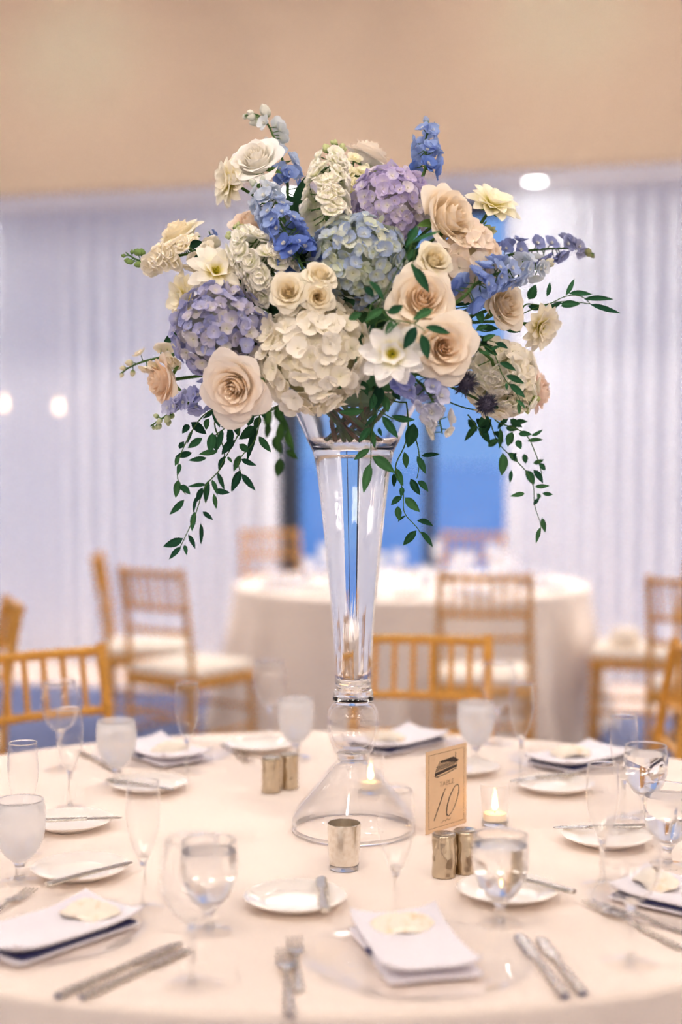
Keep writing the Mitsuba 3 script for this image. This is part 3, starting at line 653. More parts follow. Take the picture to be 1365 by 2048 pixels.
part(vase, 'neck', ply(lathe(smooth_profile([(0.0005, 0.1235), (0.020, 0.1245), (0.0268, 0.129), (0.0275, 0.136), (0.0285, 0.142), (0.022, 0.147), (0.0005, 0.1485)], 30), 64), 'm_glass', smooth=True), VM, 'solid glass neck between foot and bulb')
wside = smooth_profile([(0.0004, 0.262), (0.018, 0.264), (0.0265, 0.275), (0.0295, 0.31), (0.0330, 0.37), (0.0446, 0.50), (0.0546, 0.595), (0.0664, WL)], 80)
wt = part(vase, 'water', ply(lathe(wside, 96), 'm_water_in_glass', smooth=True), VM, 'clear water')
part(wt, 'surface', ply(lathe([(0.0664, WL), (0.066, WL - 0.0006), (0.0004, WL - 0.0006)], 96), 'm_water', smooth=True), VM)

# ------------------------------------------------------------------ the bouquet
BC = np.array([VX + 0.01, VY, ZC + 0.90])     # middle of the bouquet
HUB = np.array([VX, VY, ZC + 0.80])           # where the stems meet in the vase mouth
fo = thing('floral_foam', 'green floral foam ball hidden under the flowers in the vase mouth', 'floral foam')
V, F = trimesh.creation.icosphere(4, 1.0).vertices, trimesh.creation.icosphere(4, 1.0).faces
V = V * (0.155, 0.145, 0.125) * (1 + 0.08 * (meshkit.noise(V * 6)[:, None] - 0.5)) + (0, 0, 0.10)
part(fo, 'ball', ply((V, F), 'm_foam', smooth=True), rotz(HUB, 0))
part(fo, 'holder', ply(lathe(smooth_profile([(0.0005, -0.040), (0.06, -0.035), (0.085, 0.0), (0.10, 0.03)], 20), 40), 'm_foam', smooth=True), rotz(HUB, 0))

rngc = np.random.RandomState(5)
cs = thing('cut_stems', 'brown green cut stems crossing in the mouth of the glass vase above the water', 'stems')
for k in range(15):
    a = 2.4 * k; p0 = np.array([0.05 * math.cos(a + 2.2), 0.05 * math.sin(a + 2.2), 0.698]); p1 = np.array([0.085 * math.cos(a), 0.085 * math.sin(a), 0.790])
    part(cs, 'stem', ply(tube([p0, 0.5 * (p0 + p1) + rngc.normal(0, 0.008, 3), p1], 0.0042, 8), 'm_stem' if k % 3 else 'm_wood', smooth=True), VM)

def t_end(n, k=1.5): return 1 - (1 - np.linspace(0, 1, n)) ** k
def w_round(t): return np.where(t < 0.6, 0.25 + 0.75 * np.sin(PI / 2 * np.minimum(t / 0.6, 1)), np.sqrt(np.clip(1 - ((t - 0.6) / 0.4) ** 2, 0, 1)))
def w_dahlia(t): return np.where(t < 0.55, 0.30 + 0.70 * np.sin(PI / 2 * np.minimum(t / 0.55, 1)), np.clip(1 - (np.maximum(t - 0.55, 0) / 0.45) ** 2.0, 0, 1) ** 0.75)
def w_leaf(t): return np.clip(np.sin(PI * t ** 0.85), 0, 1) ** 0.85 * (1 - 0.15 * t)
def blade(L, W, shape, cup=0.2, curl=0.0, ruf=0.0, fold=0.0, nu=6, nv=5, rng=None, wob=3.0):
    t = t_end(nu)[:, None]; s = np.linspace(-1, 1, nv)[None]
    w = W / 2 * shape(t)
    ph = rng.uniform(0, 6.28) if rng is not None else 0.0
    x = s * w
    z = cup * W * s ** 2 * shape(t) + fold * np.abs(x) + L * curl * t ** 2 * 0.6 + ruf * W * np.sin(wob * s * 2 + ph) * t ** 1.5
    y = L * (t - 0.2 * curl ** 2 * t ** 3) + 0 * s
    return np.stack([np.broadcast_to(x, z.shape), np.broadcast_to(y, z.shape), z], -1)
def col(t_grid, stops, cols):
    t = np.asarray(t_grid); C = np.stack([np.interp(t, stops, [c[k] for c in cols]) for k in range(3)], -1)
    return C.reshape(-1, 3)
def colored(P, C):
    v, f = grid(P)
    return v, f, np.broadcast_to(C, (len(v), 3))
def xf(m, M): return (np.asarray(m[0]) @ M[:3, :3].T + M[:3, 3], *m[1:])
def pose(az, tilt, r0=0.0, z0=0.0):
    """A petal lying along +y with its inner face up: leaned up by tilt (0 = flat, 90 = upright) and turned by az about z."""
    a, b = az, tilt; M = np.eye(4)
    R1 = np.array([[1, 0, 0], [0, math.cos(b), -math.sin(b)], [0, math.sin(b), math.cos(b)]])
    R2 = np.array([[math.cos(a), -math.sin(a), 0], [math.sin(a), math.cos(a), 0], [0, 0, 1]])
    M[:3, :3] = R2 @ R1; M[:3, 3] = R2 @ np.array([0, r0, 0]) + (0, 0, z0)
    return M
def pplain(m, bsdf='m_petal'): return ply((m[0], m[1]), bsdf, smooth=True, color=np.ascontiguousarray(m[2]))

def stem_to_hub(t, pos, dirn, r=0.0028):
    p = np.asarray(pos, float); q = HUB + np.array([0, 0, 0.05]) + 0.06 * unit(p - HUB)
    mid = p - 0.35 * np.linalg.norm(p - q) * unit(dirn)
    part(t, 'stem', ply(tube(curve([p, mid * 0.5 + (p + q) * 0.25, q], 10), r, 7), 'm_stem', smooth=True))

def facing(pos, f=None):
    if f is not None: return unit(f)
    return unit(unit(np.asarray(pos) - BC) + np.array([0, -0.9, 0.1]))

roses, dahlias, hyds = 'white and blush roses in the bouquet', 'white dahlias in the bouquet', 'hydrangea heads in the bouquet'
IVORY, BLUSH, CREAM, WHITE, PEACH = S(252, 248, 238), S(252, 243, 228), S(252, 246, 228), S(252, 251, 248), S(250, 234, 216)
def rose(pos, R, label, tint=IVORY, heart=None, f=None, seed=0, n=30, openness=1.0):
    rng = np.random.RandomState(seed + 100)
    t_ = thing('rose', label, 'flower', roses)
    d = facing(pos, f); M = frame(np.asarray(pos) - d * 0.55 * R, d, rng.uniform(0, 6.28))
    heart = tint * np.array([1.0, 0.95, 0.85]) if heart is None else heart
    nt, ns = 9, 9
    for i in range(n):
        q = i / (n - 1)
        az = 2.4 * i + rng.uniform(-0.15, 0.15)
        Rt = R * (0.05 + 0.84 * q ** 0.95) * rng.uniform(0.95, 1.05)
        Ht = R * (1.02 + 0.06 * math.sin(PI * min(1, q * 1.3)) - 0.46 * q ** 2.0)
        hw = 1.5 - 0.72 * q
        fl = (0.02 + 0.50 * q ** 1.5) * openness; tipb = 0.03 + 0.10 * q * rng.uniform(0.5, 1.3)
        tt = np.linspace(0, 1, nt)[:, None]; s = np.linspace(-1, 1, ns)[None]
        ht = (1 - 0.30 * np.abs(s) ** 2.6) * (1 + tipb * np.exp(-(s / 0.22) ** 2) * tt ** 3)
        T = tt * ht
        r = Rt * (0.16 + 0.84 * (1 - (1 - np.minimum(T, 1)) ** 2.0) ** 0.7)
        up = np.clip((T - 0.68) / 0.32, 0, 1.2)
        r = r * (1 + 0.10 * s) * (1 - 0.55 * max(0, 1 - q / 0.55) * np.clip(T - 0.35, 0, 1)) + R * fl * 0.62 * up ** 1.6 + R * 0.06 * q * s ** 4 * T
        z = Ht * T ** 1.05 - R * fl * 0.42 * up ** 2 + R * 0.02 * np.sin(3 * s + i) * T ** 2
        a = az + s * hw * (0.25 + 0.75 * np.sin(PI / 2 * np.minimum(T / 0.6, 1)))
        P = np.stack([r * np.cos(a), r * np.sin(a), z], -1)
        c = col(np.broadcast_to(np.clip(0.15 + q * 0.9 + 0.25 * (T - 0.7), 0, 1), T.shape), [0, 0.35, 1], [heart, 0.5 * heart + 0.5 * tint, tint]) * rng.uniform(0.97, 1.03)
        part(t_, 'petal', pplain((*grid(P), np.clip(c, 0, 0.98))), M)
    cal = [blade(0.85 * R, 0.26 * R, w_dahlia, cup=0.3, curl=-0.5, nu=5, nv=3) for _ in range(5)]
    cm = joinc([xf(colored(c, S(96, 132, 70)), pose(k * 1.256, 0.25, 0.05 * R, -0.02 * R)) for k, c in enumerate(cal)])
    part(t_, 'calyx', pplain(cm, 'm_leaf'), M)
    stem_to_hub(t_, (M @ [0, 0, 0, 1])[:3], d, 0.003)

def dahlia(pos, R, label, f=None, seed=0, rings=None, tint=WHITE, eye=S(234, 226, 130), petw=0.54):
    rng = np.random.RandomState(seed + 300)
    t_ = thing('dahlia', label, 'flower', dahlias)
    d = facing(pos, f); M = frame(pos, d, rng.uniform(0, 6.28))
    for k, (n, L, tilt, z0) in enumerate(rings or ((12, 1.0, 10, 0.0), (10, 0.86, 28, 0.05), (7, 0.60, 50, 0.08), (5, 0.34, 70, 0.08))):
        for j in range(n):
            b = blade(L * R * rng.uniform(0.92, 1.06), petw * R * (0.6 + 0.4 * L) * rng.uniform(0.9, 1.1), w_dahlia, cup=0.22, curl=-0.16 + rng.uniform(-.1, .1), ruf=0.02, nu=7, nv=5, rng=rng)
            tg = np.broadcast_to(t_end(7)[:, None], (7, 5))
            c = col(tg, [0, 0.16 + 0.06 * k, 0.42 + 0.06 * k, 1], [eye, 0.6 * eye + 0.4 * tint, tint, tint]) * rng.uniform(0.96, 1.03)
            part(t_, 'petal', pplain((*grid(b), np.clip(c, 0, 0.97))), M @ pose(2 * PI * (j + 0.5 * (k % 2)) / n + rng.uniform(-.06, .06), math.radians(tilt + rng.uniform(-5, 5)), 0.07 * R, z0 * R))
    cen = [xf(colored(blade(0.22 * R, 0.09 * R, w_leaf, cup=0.3, nu=4, nv=3), S(206, 196, 64) * rng.uniform(0.7, 1.1)), pose(rng.uniform(0, 6.28), math.radians(rng.uniform(45, 85)), 0.03 * R, 0.05 * R)) for _ in range(16)]
    part(t_, 'center', pplain(joinc(cen)), M, 'yellow center')
    sep = [xf(colored(blade(0.55 * R, 0.2 * R, w_dahlia, nu=4, nv=3), S(110, 140, 78)), pose(k * 1.047, 0.05, 0.03 * R, -0.08 * R)) for k in range(6)]
    part(t_, 'calyx', pplain(joinc(sep), 'm_leaf'), M)
    stem_to_hub(t_, (M @ [0, 0, -0.06 * R, 1])[:3], d)

def floret4(L, W, c0, c1, rng, n=4, cup=0.12, curl=0.10, tilt=14, ruf=0.03):
    ms = []
    for k in range(n):
        b = blade(L * rng.uniform(0.92, 1.08), W * rng.uniform(0.92, 1.08), w_round, cup=cup, curl=curl + rng.uniform(-.25, .25), ruf=ruf * rng.uniform(0.5, 2.2), nu=6, nv=5, rng=rng)
        tg = np.broadcast_to(t_end(6)[:, None], (6, 5))
        ms.append(xf((*grid(b), np.clip(col(tg, [0, 0.3, 1], [c0, 0.35 * c0 + 0.65 * c1, c1]), 0, .97)), pose(k * 2 * PI / n, math.radians(tilt + rng.uniform(-6, 6)), 0.03 * L)))
    e = trimesh.creation.icosphere(1, L * 0.10)
    ms.append((e.vertices + (0, 0, L * 0.06), e.faces, np.broadcast_to(c0 * 0.8, (len(e.vertices), 3))))
    return joinc(ms)

def hydrangea(pos, R, label, palette, f=None, seed=0, n=80, size=0.0165, flat=0.85, spread=-0.35):
    """palette: pairs (floret centre, petal edge) of pigments."""
    rng = np.random.RandomState(seed + 500)
    t_ = thing('hydrangea', label, 'flower', hyds)
    d = facing(pos, f); M = frame(pos, d, rng.uniform(0, 6.28))
    var = [pplain(floret4(size, size * 1.12, c0, c1, rng)) for c0, c1 in palette for _ in range(2)]
    core = trimesh.creation.icosphere(3, 0.80 * R); core.vertices *= (1, 1, flat)
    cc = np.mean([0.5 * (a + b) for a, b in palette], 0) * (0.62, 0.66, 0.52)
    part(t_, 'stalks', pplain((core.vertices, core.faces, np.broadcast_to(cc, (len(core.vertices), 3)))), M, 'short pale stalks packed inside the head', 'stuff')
    g = 0
    while g < n:
        zc = 1 - (1 - spread) * (g + 0.5) / n; a = 2.39996 * g
        q = np.array([math.sqrt(max(0, 1 - zc * zc)) * math.cos(a), math.sqrt(max(0, 1 - zc * zc)) * math.sin(a), zc]) + rng.normal(0, 0.05, 3)
        q = unit(q); g += 1
        rr = R * rng.uniform(0.88, 1.10)
        K = frame(q * rr * (1, 1, flat), unit(q + rng.normal(0, 0.33, 3)), rng.uniform(0, 6.28), rng.uniform(0.85, 1.18))
        part(t_, 'floret', var[rng.randint(len(var))], M @ K)
    stem_to_hub(t_, (M @ [0, 0, -0.5 * R, 1])[:3], d, 0.004)

def bud_mesh(r, c0, c1):
    m = lathe(smooth_profile([(0.0003, 0), (r * 0.8, r * 0.5), (r, r * 1.2), (r * 0.6, r * 2.2), (0.0003, r * 2.7)], 10), 8)
    return (*m, col(np.clip(m[0][:, 2] / (r * 2.7), 0, 1), [0, 0.4, 1], [c0, c1, c1]))
def spike(name, pts, label, group, n, cols, size, spreadr, kind='stock', buds=0, tipcol=S(150, 176, 110), seed=0, bias=(0, -0.5, 0.0), tipsize=1.0):
    """A flower spike along the points from its base to its tip; cols: petal pigments (centre, edge) from base to tip."""
    rng = np.random.RandomState(seed + 700)
    t_ = thing(name, label, 'flower', group)
    p = curve(pts, 40)
    part(t_, 'stem', ply(tube(p, np.linspace(0.0030, 0.0012, 40), 7), 'm_stem', smooth=True))
    tang = np.gradient(p, axis=0)
    nb = n + buds
    for i in range(n):
        q = (i + 0.5) / nb * (0.98 if buds else 1.0); k = min(39, int(q * 39)); ax = unit(tang[k])
        cc = [np.array([np.interp(i / max(1, n - 1), np.linspace(0, 1, len(cols)), [c[m][j] for c in cols]) for j in range(3)]) for m in (0, 1)]
        side = rng.normal(0, 1, 3) + 1.1 * np.asarray(bias); side = unit(side - ax * np.dot(side, ax))
        sz = size * np.interp(q, [0, 0.6, 1], [1.0, 1.0, 0.72 * tipsize]) * rng.uniform(0.9, 1.1)
        dirn = unit(side + 0.35 * ax + rng.normal(0, 0.12, 3))
        pos = p[k] + side * spreadr * np.interp(q, [0, 1], [1.0, 0.6])
        if kind == 'stock':
            m = joinc([floret4(sz, sz * 1.15, cc[0], cc[1], rng, 5, 0.10, 0.15, 12, 0.07), xf(floret4(sz * 0.72, sz * 0.85, cc[0], cc[1], rng, 4, 0.16, 0.0, 48, 0.09), pose(0.6, 0))])
        else:
            m = joinc([floret4(sz, sz * 0.98, cc[0], cc[1], rng, 5, 0.14, 0.12, 22, 0.05), xf(floret4(sz * 0.38, sz * 0.34, S(238, 236, 214), S(232, 232, 226), rng, 4, 0.2, 0, 62, 0.05), pose(0.4, 0))])
        fk = part(t_, 'floret', pplain(m), frame(pos, dirn, rng.uniform(0, 6.28)))
        part(fk, 'stalk', ply(tube([p[k], pos - dirn * 0.002], 0.0009, 5), 'm_stem', smooth=True))
    for i in range(buds):
        q = (n + i + 0.5) / nb; k = min(39, int(q * 39)); ax = unit(tang[k])
        side = rng.normal(0, 1, 3); side = unit(side - ax * np.dot(side, ax))
        r = 0.0052 * np.interp(i, [0, buds], [1.15, 0.6]) * tipsize
        pos = p[k] + side * spreadr * 0.45 * np.interp(i, [0, buds], [1, 0.35])
        bk = part(t_, 'bud', pplain(bud_mesh(r, S(112, 144, 80), tipcol)), frame(pos, unit(side + 0.9 * ax), 0))
        part(bk, 'stalk', ply(tube([p[max(0, k - 1)], pos], 0.0008, 5), 'm_stem', smooth=True))
    stem_to_hub(t_, p[0], unit(p[1] - p[0]))

# roses
rose((-0.147,2.480,1.936), 0.047, 'white rose at the top left of the bouquet, turned up to the left', WHITE, None, (-0.25, -0.75, 0.55), 1)
rose((0.051,2.660,1.982), 0.046, 'blush white rose at the very top right of the middle, seen from the side', S(250, 244, 236), None, (0.35, -0.1, 0.8), 2)
rose((-0.291,2.550,1.820), 0.041, 'cream rose standing out at the left edge of the bouquet', CREAM, None, (-0.45, -0.35, 0.7), 3)
rose((-0.155,2.440,1.820), 0.037, 'blush rose half hidden behind the pale blue delphinium spike', S(250, 238, 226), None, (-0.1, -0.6, 0.8), 4)
rose((0.181,2.360,1.819), 0.056, 'large blush rose at the upper right beside the lilac hydrangea', BLUSH, None, (0.75, -0.75, 0.25), 5, 28, 0.8)
rose((-0.085,2.270,1.686), 0.030, 'small ivory spray rose, largest and leftmost of the cluster of three', CREAM, S(250, 236, 204), (-0.1, -1, 0.1), 6)
rose((-0.033,2.280,1.713), 0.026, 'small ivory spray rose, upper right one of the cluster of three', CREAM, S(250, 238, 208), (0.25, -0.8, 0.6), 7)
rose((-0.036,2.270,1.677), 0.025, 'small ivory spray rose, lowest of the cluster of three', CREAM, S(248, 232, 194), (0.1, -1, -0.1), 8)
rose((0.150,2.290,1.740), 0.029, 'small white spray rose alone above the two blush roses on the right', S(248, 242, 222), None, (0.3, -0.85, 0.35), 9)
rose((0.130,2.270,1.674), 0.054, 'blush rose with a dark leaf over it, upper one of the front right pair', BLUSH, S(250, 230, 204), (0.12, -0.95, 0.2), 10, 26, 1.1)
rose((0.163,2.250,1.596), 0.050, 'blush rose beside the open dahlia, lower one of the front right pair', BLUSH, S(248, 226, 198), (0.12, -1, -0.05), 11, 26, 1.15)
rose((-0.172,2.290,1.533), 0.054, 'large blush rose at the lower left front, left of the vase rim', S(252, 243, 232), S(250, 234, 210), (-0.22, -0.9, -0.25), 12, 28, 1.1)
rose((-0.318,2.520,1.556), 0.043, 'peach blush rose at the left edge under the lavender hydrangea', PEACH, None, (-0.7, -0.35, -0.1), 13)
rose((0.281,2.440,1.683), 0.043, 'blush rose under the blue delphinium on the right', BLUSH, None, (0.5, -0.7, 0.15), 14)
rose((0.351,2.520,1.535), 0.036, 'blush rose at the lower right edge of the bouquet', S(250, 236, 226), None, (0.9, -0.3, -0.1), 15)

# dahlias
big = ((9, 1.0, 6, 0.0), (7, 0.88, 24, 0.04), (5, 0.5, 52, 0.07))
dahlia((0.080,2.220,1.583), 0.051, 'open white dahlia with yellow center in the middle front', (-0.08, -1, 0.0), 1, big, WHITE, S(222, 208, 40), 0.56)
dahlia((0.256,2.440,1.847), 0.050, 'creamy dahlia at the upper right edge, seen from the side', (0.35, -0.55, 0.75), 2, None, S(252, 248, 230))
dahlia((0.346,2.500,1.651), 0.045, 'creamy dahlia at the right edge below the leafy branch', (0.6, -0.6, -0.35), 3, None, S(250, 244, 228))
dahlia((-0.207,2.360,1.726), 0.050, 'white dahlia with yellow center on the left, above the lavender hydrangea', (0.25, -0.8, 0.35), 4, big, S(252, 248, 236), S(226, 210, 60), 0.5)
dahlia((-0.271,2.500,1.699), 0.046, 'cream dahlia at the left edge, half hidden behind the lavender hydrangea', (-0.75, -0.55, -0.05), 5, None, S(252, 246, 226))
dahlia((-0.190,2.500,1.899), 0.046, 'cream dahlia below the top left rose, turned away to the left', (-0.75, -0.45, 0.05), 6, None, S(252, 246, 230))
dahlia((0.246,2.500,1.822), 0.026, 'half-open pale green dahlia bud under the upper right dahlia', (0.4, -0.4, -0.6), 7, ((8, 1.0, 45, 0.0), (8, 0.9, 62, 0.03)), S(222, 224, 178), S(180, 190, 110))

# hydrangeas
LIL = ((S(232, 222, 226), S(200, 188, 226)), (S(240, 236, 222), S(206, 198, 234)), (S(226, 214, 214), S(182, 172, 218)), (S(246, 240, 222), S(222, 214, 232)))
LAV = ((S(214, 212, 222), S(168, 170, 212)), (S(224, 220, 206), S(190, 186, 214)), (S(204, 206, 220), S(154, 160, 210)), (S(226, 222, 194), S(206, 202, 212)))
PBL = ((S(226, 230, 190), S(178, 194, 216)), (S(222, 226, 172), S(206, 216, 206)), (S(216, 222, 216), S(154, 174, 212)), (S(232, 234, 196), S(222, 228, 220)))
WHH = ((S(246, 240, 222), S(250, 246, 236)), (S(242, 236, 206), S(250, 244, 230)))
BLH = ((S(246, 236, 214), S(248, 234, 220)), (S(242, 230, 204), S(248, 238, 226)))
hydrangea((0.086,2.420,1.847), 0.062, 'lilac hydrangea head at the top, right of the white stock', LIL, (0.1, -0.75, 0.5), 1, 165, 0.0118, 0.9)
hydrangea((-0.199,2.360,1.630), 0.072, 'lavender blue hydrangea head at the left front above the blush rose', LAV, (-0.25, -0.85, 0.1), 2, 185, 0.0126, 1.05)
hydrangea((0.029,2.360,1.743), 0.072, 'pale blue green hydrangea head in the middle of the bouquet', PBL, (0.0, -0.9, 0.3), 3, 190, 0.0126, 1.05)
hydrangea((-0.043,2.330,1.589), 0.083, 'large white hydrangea head in the front right above the vase rim', WHH, (-0.05, -0.95, 0.0), 4, 150, 0.0185, 0.85)
hydrangea((0.206,2.400,1.751), 0.054, 'blush white hydrangea head between the roses on the right', BLH, (0.5, -0.8, 0.1), 5, 75, 0.0170, 0.9)
hydrangea((0.273,2.440,1.555), 0.058, 'white hydrangea head at the lower right beside the thistles', WHH, (0.4, -0.85, -0.1), 6, 80, 0.0165, 0.9)
hydrangea((0.006,2.420,1.667), 0.040, 'small cream hydrangea head peeking out above the large white one', BLH, (0.1, -0.8, 0.3), 7, 50, 0.0160, 0.9)

# white stocks
stk = 'white stocks in the bouquet'
W2 = [(S(232, 236, 196), S(250, 246, 236)), (S(228, 234, 186), S(252, 250, 244))]
spike('stock', [(-0.023,2.360,1.812), (-0.025,2.380,1.857), (-0.016,2.420,1.914), (-0.006,2.440,1.953)], 'white stock spike with green tip at the top middle', stk, 46, W2, 0.0185, 0.032, 'stock', 9, S(206, 214, 160), 1)
spike('stock', [(0.029,2.520,1.873), (0.026,2.540,1.911), (0.021,2.560,1.946)], 'creamy stock spike behind the top middle one, beside the upper rose', stk, 20, [(S(240, 238, 196), S(252, 248, 226))] * 2, 0.0175, 0.026, 'stock', 0, seed=2)
spike('stock', [(-0.111,2.360,1.714), (-0.129,2.350,1.737), (-0.154,2.360,1.767), (-0.178,2.360,1.800)], 'white stock spike with green buds above the left dahlia', stk, 46, W2, 0.0190, 0.036, 'stock', 9, S(206, 214, 160), 3)
spike('stock', [(-0.219,2.480,1.767), (-0.268,2.500,1.776), (-0.328,2.520,1.766), (-0.382,2.540,1.784)], 'white stock branch reaching out to the left edge', stk, 30, [(S(240, 234, 200), S(252, 246, 232))] * 2, 0.0175, 0.024, 'stock', 9, S(130, 158, 96), 4)
spike('stock', [(-0.272,2.500,1.609), (-0.307,2.520,1.600), (-0.349,2.540,1.592), (-0.397,2.560,1.570)], 'thin cream branch with a few buds at the left edge above the peach rose', stk, 10, [(S(240, 234, 200), S(252, 244, 228))] * 2, 0.0145, 0.018, 'stock', 4, S(236, 230, 200), 5)
spike('stock', [(0.250,2.360,1.583), (0.265,2.380,1.555), (0.303,2.420,1.527), (0.328,2.460,1.510)], 'white stock spike with green buds at the lower right edge', stk, 30, W2, 0.0170, 0.028, 'stock', 8, S(196, 204, 140), 6)

# delphiniums
dl = 'delphinium spikes in the bouquet'
DEEP, MID, PALE, ICE, GREYB = (S(88, 112, 184), S(108, 134, 206)), (S(140, 164, 216), S(162, 184, 230)), (S(200, 212, 228), S(206, 218, 236)), (S(222, 226, 214), S(226, 232, 238)), (S(136, 142, 176), S(146, 156, 204))
spike('delphinium', [(-0.067,2.330,1.739), (-0.086,2.350,1.782), (-0.114,2.380,1.832), (-0.139,2.420,1.882)], 'delphinium spike fading from deep blue to icy white, left of the middle', dl, 44, [DEEP, DEEP, MID, PALE, ICE], 0.0195, 0.026, 'delphinium', 3, S(222, 228, 214), 11)
spike('delphinium', [(0.144,2.520,1.916), (0.150,2.540,1.951), (0.151,2.560,1.986), (0.168,2.570,2.019)], 'blue delphinium spike sticking up at the top right', dl, 22, [(S(84, 110, 180), S(96, 128, 204)), MID, MID], 0.0165, 0.020, 'delphinium', 2, S(176, 190, 220), 12)
spike('delphinium', [(-0.095,2.540,1.889), (-0.102,2.560,1.942), (-0.120,2.570,1.992), (-0.146,2.580,2.033), (-0.173,2.580,2.033)], 'delphinium with white nodding buds at the very top left', dl, 22, [(S(100, 124, 196), S(112, 140, 214)), MID, PALE, ICE, ICE], 0.0170, 0.020, 'delphinium', 7, S(240, 240, 228), 13, tipsize=1.5)
spike('delphinium', [(0.203,2.300,1.685), (0.230,2.330,1.711), (0.288,2.370,1.732), (0.350,2.410,1.741)], 'blue delphinium spike reaching right, pale tip in front of the curtain', dl, 38, [DEEP, MID, MID, PALE, ICE], 0.0180, 0.022, 'delphinium', 3, S(232, 230, 208), 14)
spike('delphinium', [(0.275,2.560,1.769), (0.322,2.580,1.790), (0.384,2.600,1.799), (0.437,2.620,1.800), (0.464,2.620,1.792)], 'gray blue delphinium spike farthest to the right', dl, 26, [(S(96, 110, 160), S(112, 130, 186)), GREYB, GREYB, (S(150, 150, 170), S(170, 174, 204))], 0.0170, 0.020, 'delphinium', 3, S(158, 162, 120), 15)
spike('delphinium', [(0.107,2.300,1.553), (0.138,2.280,1.528), (0.154,2.280,1.494), (0.163,2.290,1.460)], 'lavender delphinium spike hanging down at the lower right of the vase mouth', dl, 24, [(S(140, 150, 210), S(160, 170, 228)), (S(170, 178, 220), S(188, 194, 234)), (S(214, 216, 220), S(220, 222, 236)), (S(240, 240, 220), S(242, 238, 224))], 0.0180, 0.022, 'delphinium', 0, seed=16)
spike('delphinium', [(-0.217,2.400,1.533), (-0.248,2.420,1.519), (-0.285,2.440,1.501), (-0.329,2.460,1.475)], 'lavender delphinium with green buds at the lower left', dl, 15, [(S(150, 156, 206), S(166, 172, 218)), (S(190, 192, 218), S(200, 202, 226))], 0.0160, 0.018, 'delphinium', 8, S(206, 214, 176), 17)
spike('delphinium', [(-0.217,2.560,1.782), (-0.232,2.580,1.812), (-0.238,2.580,1.828)], 'small blue delphinium tip behind the left cream rose', dl, 4, [(S(90, 110, 170), S(104, 128, 188))] * 2, 0.012, 0.010, 'delphinium', 0, seed=18)

# thistles
def thistle(pos, R, label, f, seed):
    rng = np.random.RandomState(seed); t_ = thing('thistle', label, 'flower', 'dark thistles in the bouquet')
    M = frame(pos, f)
    ic = trimesh.creation.icosphere(2, 0.52 * R); part(t_, 'head', ply((ic.vertices * (1, 1, 1.25), ic.faces), 'm_thistle', smooth=True), M)
    sp = []
    for i in range(150):
        zc = 1 - 1.5 * (i + .5) / 150; a = 2.4 * i; q = unit(np.array([math.sqrt(1 - zc * zc) * math.cos(a), math.sqrt(1 - zc * zc) * math.sin(a), zc]) + rng.normal(0, .08, 3))
        sp.append(tube([q * .48 * R, q * R * rng.uniform(.85, 1.1)], [0.0011, 0.0002], 4))
    part(t_, 'spines', ply(join(sp), 'm_thistle', smooth=True), M, kind='stuff')
    for k in range(8):
        part(t_, 'bract', pplain(colored(blade(1.1 * R, .26 * R, w_leaf, fold=.3, nu=6, nv=3), S(92, 100, 108)), 'm_leaf'), M @ pose(k * PI / 4, .3, .1 * R, -.5 * R))
    stem_to_hub(t_, pos, f, 0.0022)
thistle((0.202,2.310,1.542), 0.022, 'dark spiky thistle below the blush rose on the right', (-0.1, -0.9, 0.2), 1)
thistle((0.239,2.340,1.509), 0.020, 'dark spiky thistle lower right, above the hanging leaves', (0.1, -0.9, -0.2), 2)

# trailing leafy vines
GR = [S(44, 84, 58), S(52, 96, 64), S(34, 70, 52), S(62, 104, 66)]
def leaf_mesh(L, W, c, rng):
    b = blade(L, W, w_leaf, fold=rng.uniform(0.10, 0.3), curl=rng.uniform(-0.25, 0.3), nu=9, nv=5, rng=rng)
    C = np.broadcast_to(c, (9, 5, 3)).copy(); C[:, 2] *= 1.25
    v, f = grid(b); return ply((v, f), 'm_leaf', smooth=True, color=C.reshape(-1, 3))
def vine(name, label, strands, leaves, seed, pal=GR, cat='vine', group='trailing green vines'):
    rng = np.random.RandomState(seed); t_ = thing(name, label, cat, group)
    for s in strands:
        part(t_, 'stem', ply(tube(curve(s, 36), np.linspace(0.0013, 0.0007, 36), 6), 'm_stem', smooth=True))
    for (x0, y0, z0, x1, y1, z1, w) in leaves:
        b, e = np.array([x0, y0, z0]), np.array([x1, y1, z1]); ax = e - b; L = np.linalg.norm(ax); ax = unit(ax)
        nrm = np.array([0, -1, 0.15]) + rng.normal(0, 0.35, 3); nrm = unit(nrm - ax * np.dot(nrm, ax)); xx = np.cross(ax, nrm)
        M = np.eye(4); M[:3, 0], M[:3, 1], M[:3, 2], M[:3, 3] = xx, ax, nrm, b
        part(t_, 'leaf', leaf_mesh(L, w * 0.95, pal[rng.randint(len(pal))] * rng.uniform(0.8, 1.15), rng), M)
    if strands:
        stem_to_hub(t_, strands[0][0], unit(np.asarray(strands[0][0]) - np.asarray(strands[0][1])), 0.0013)
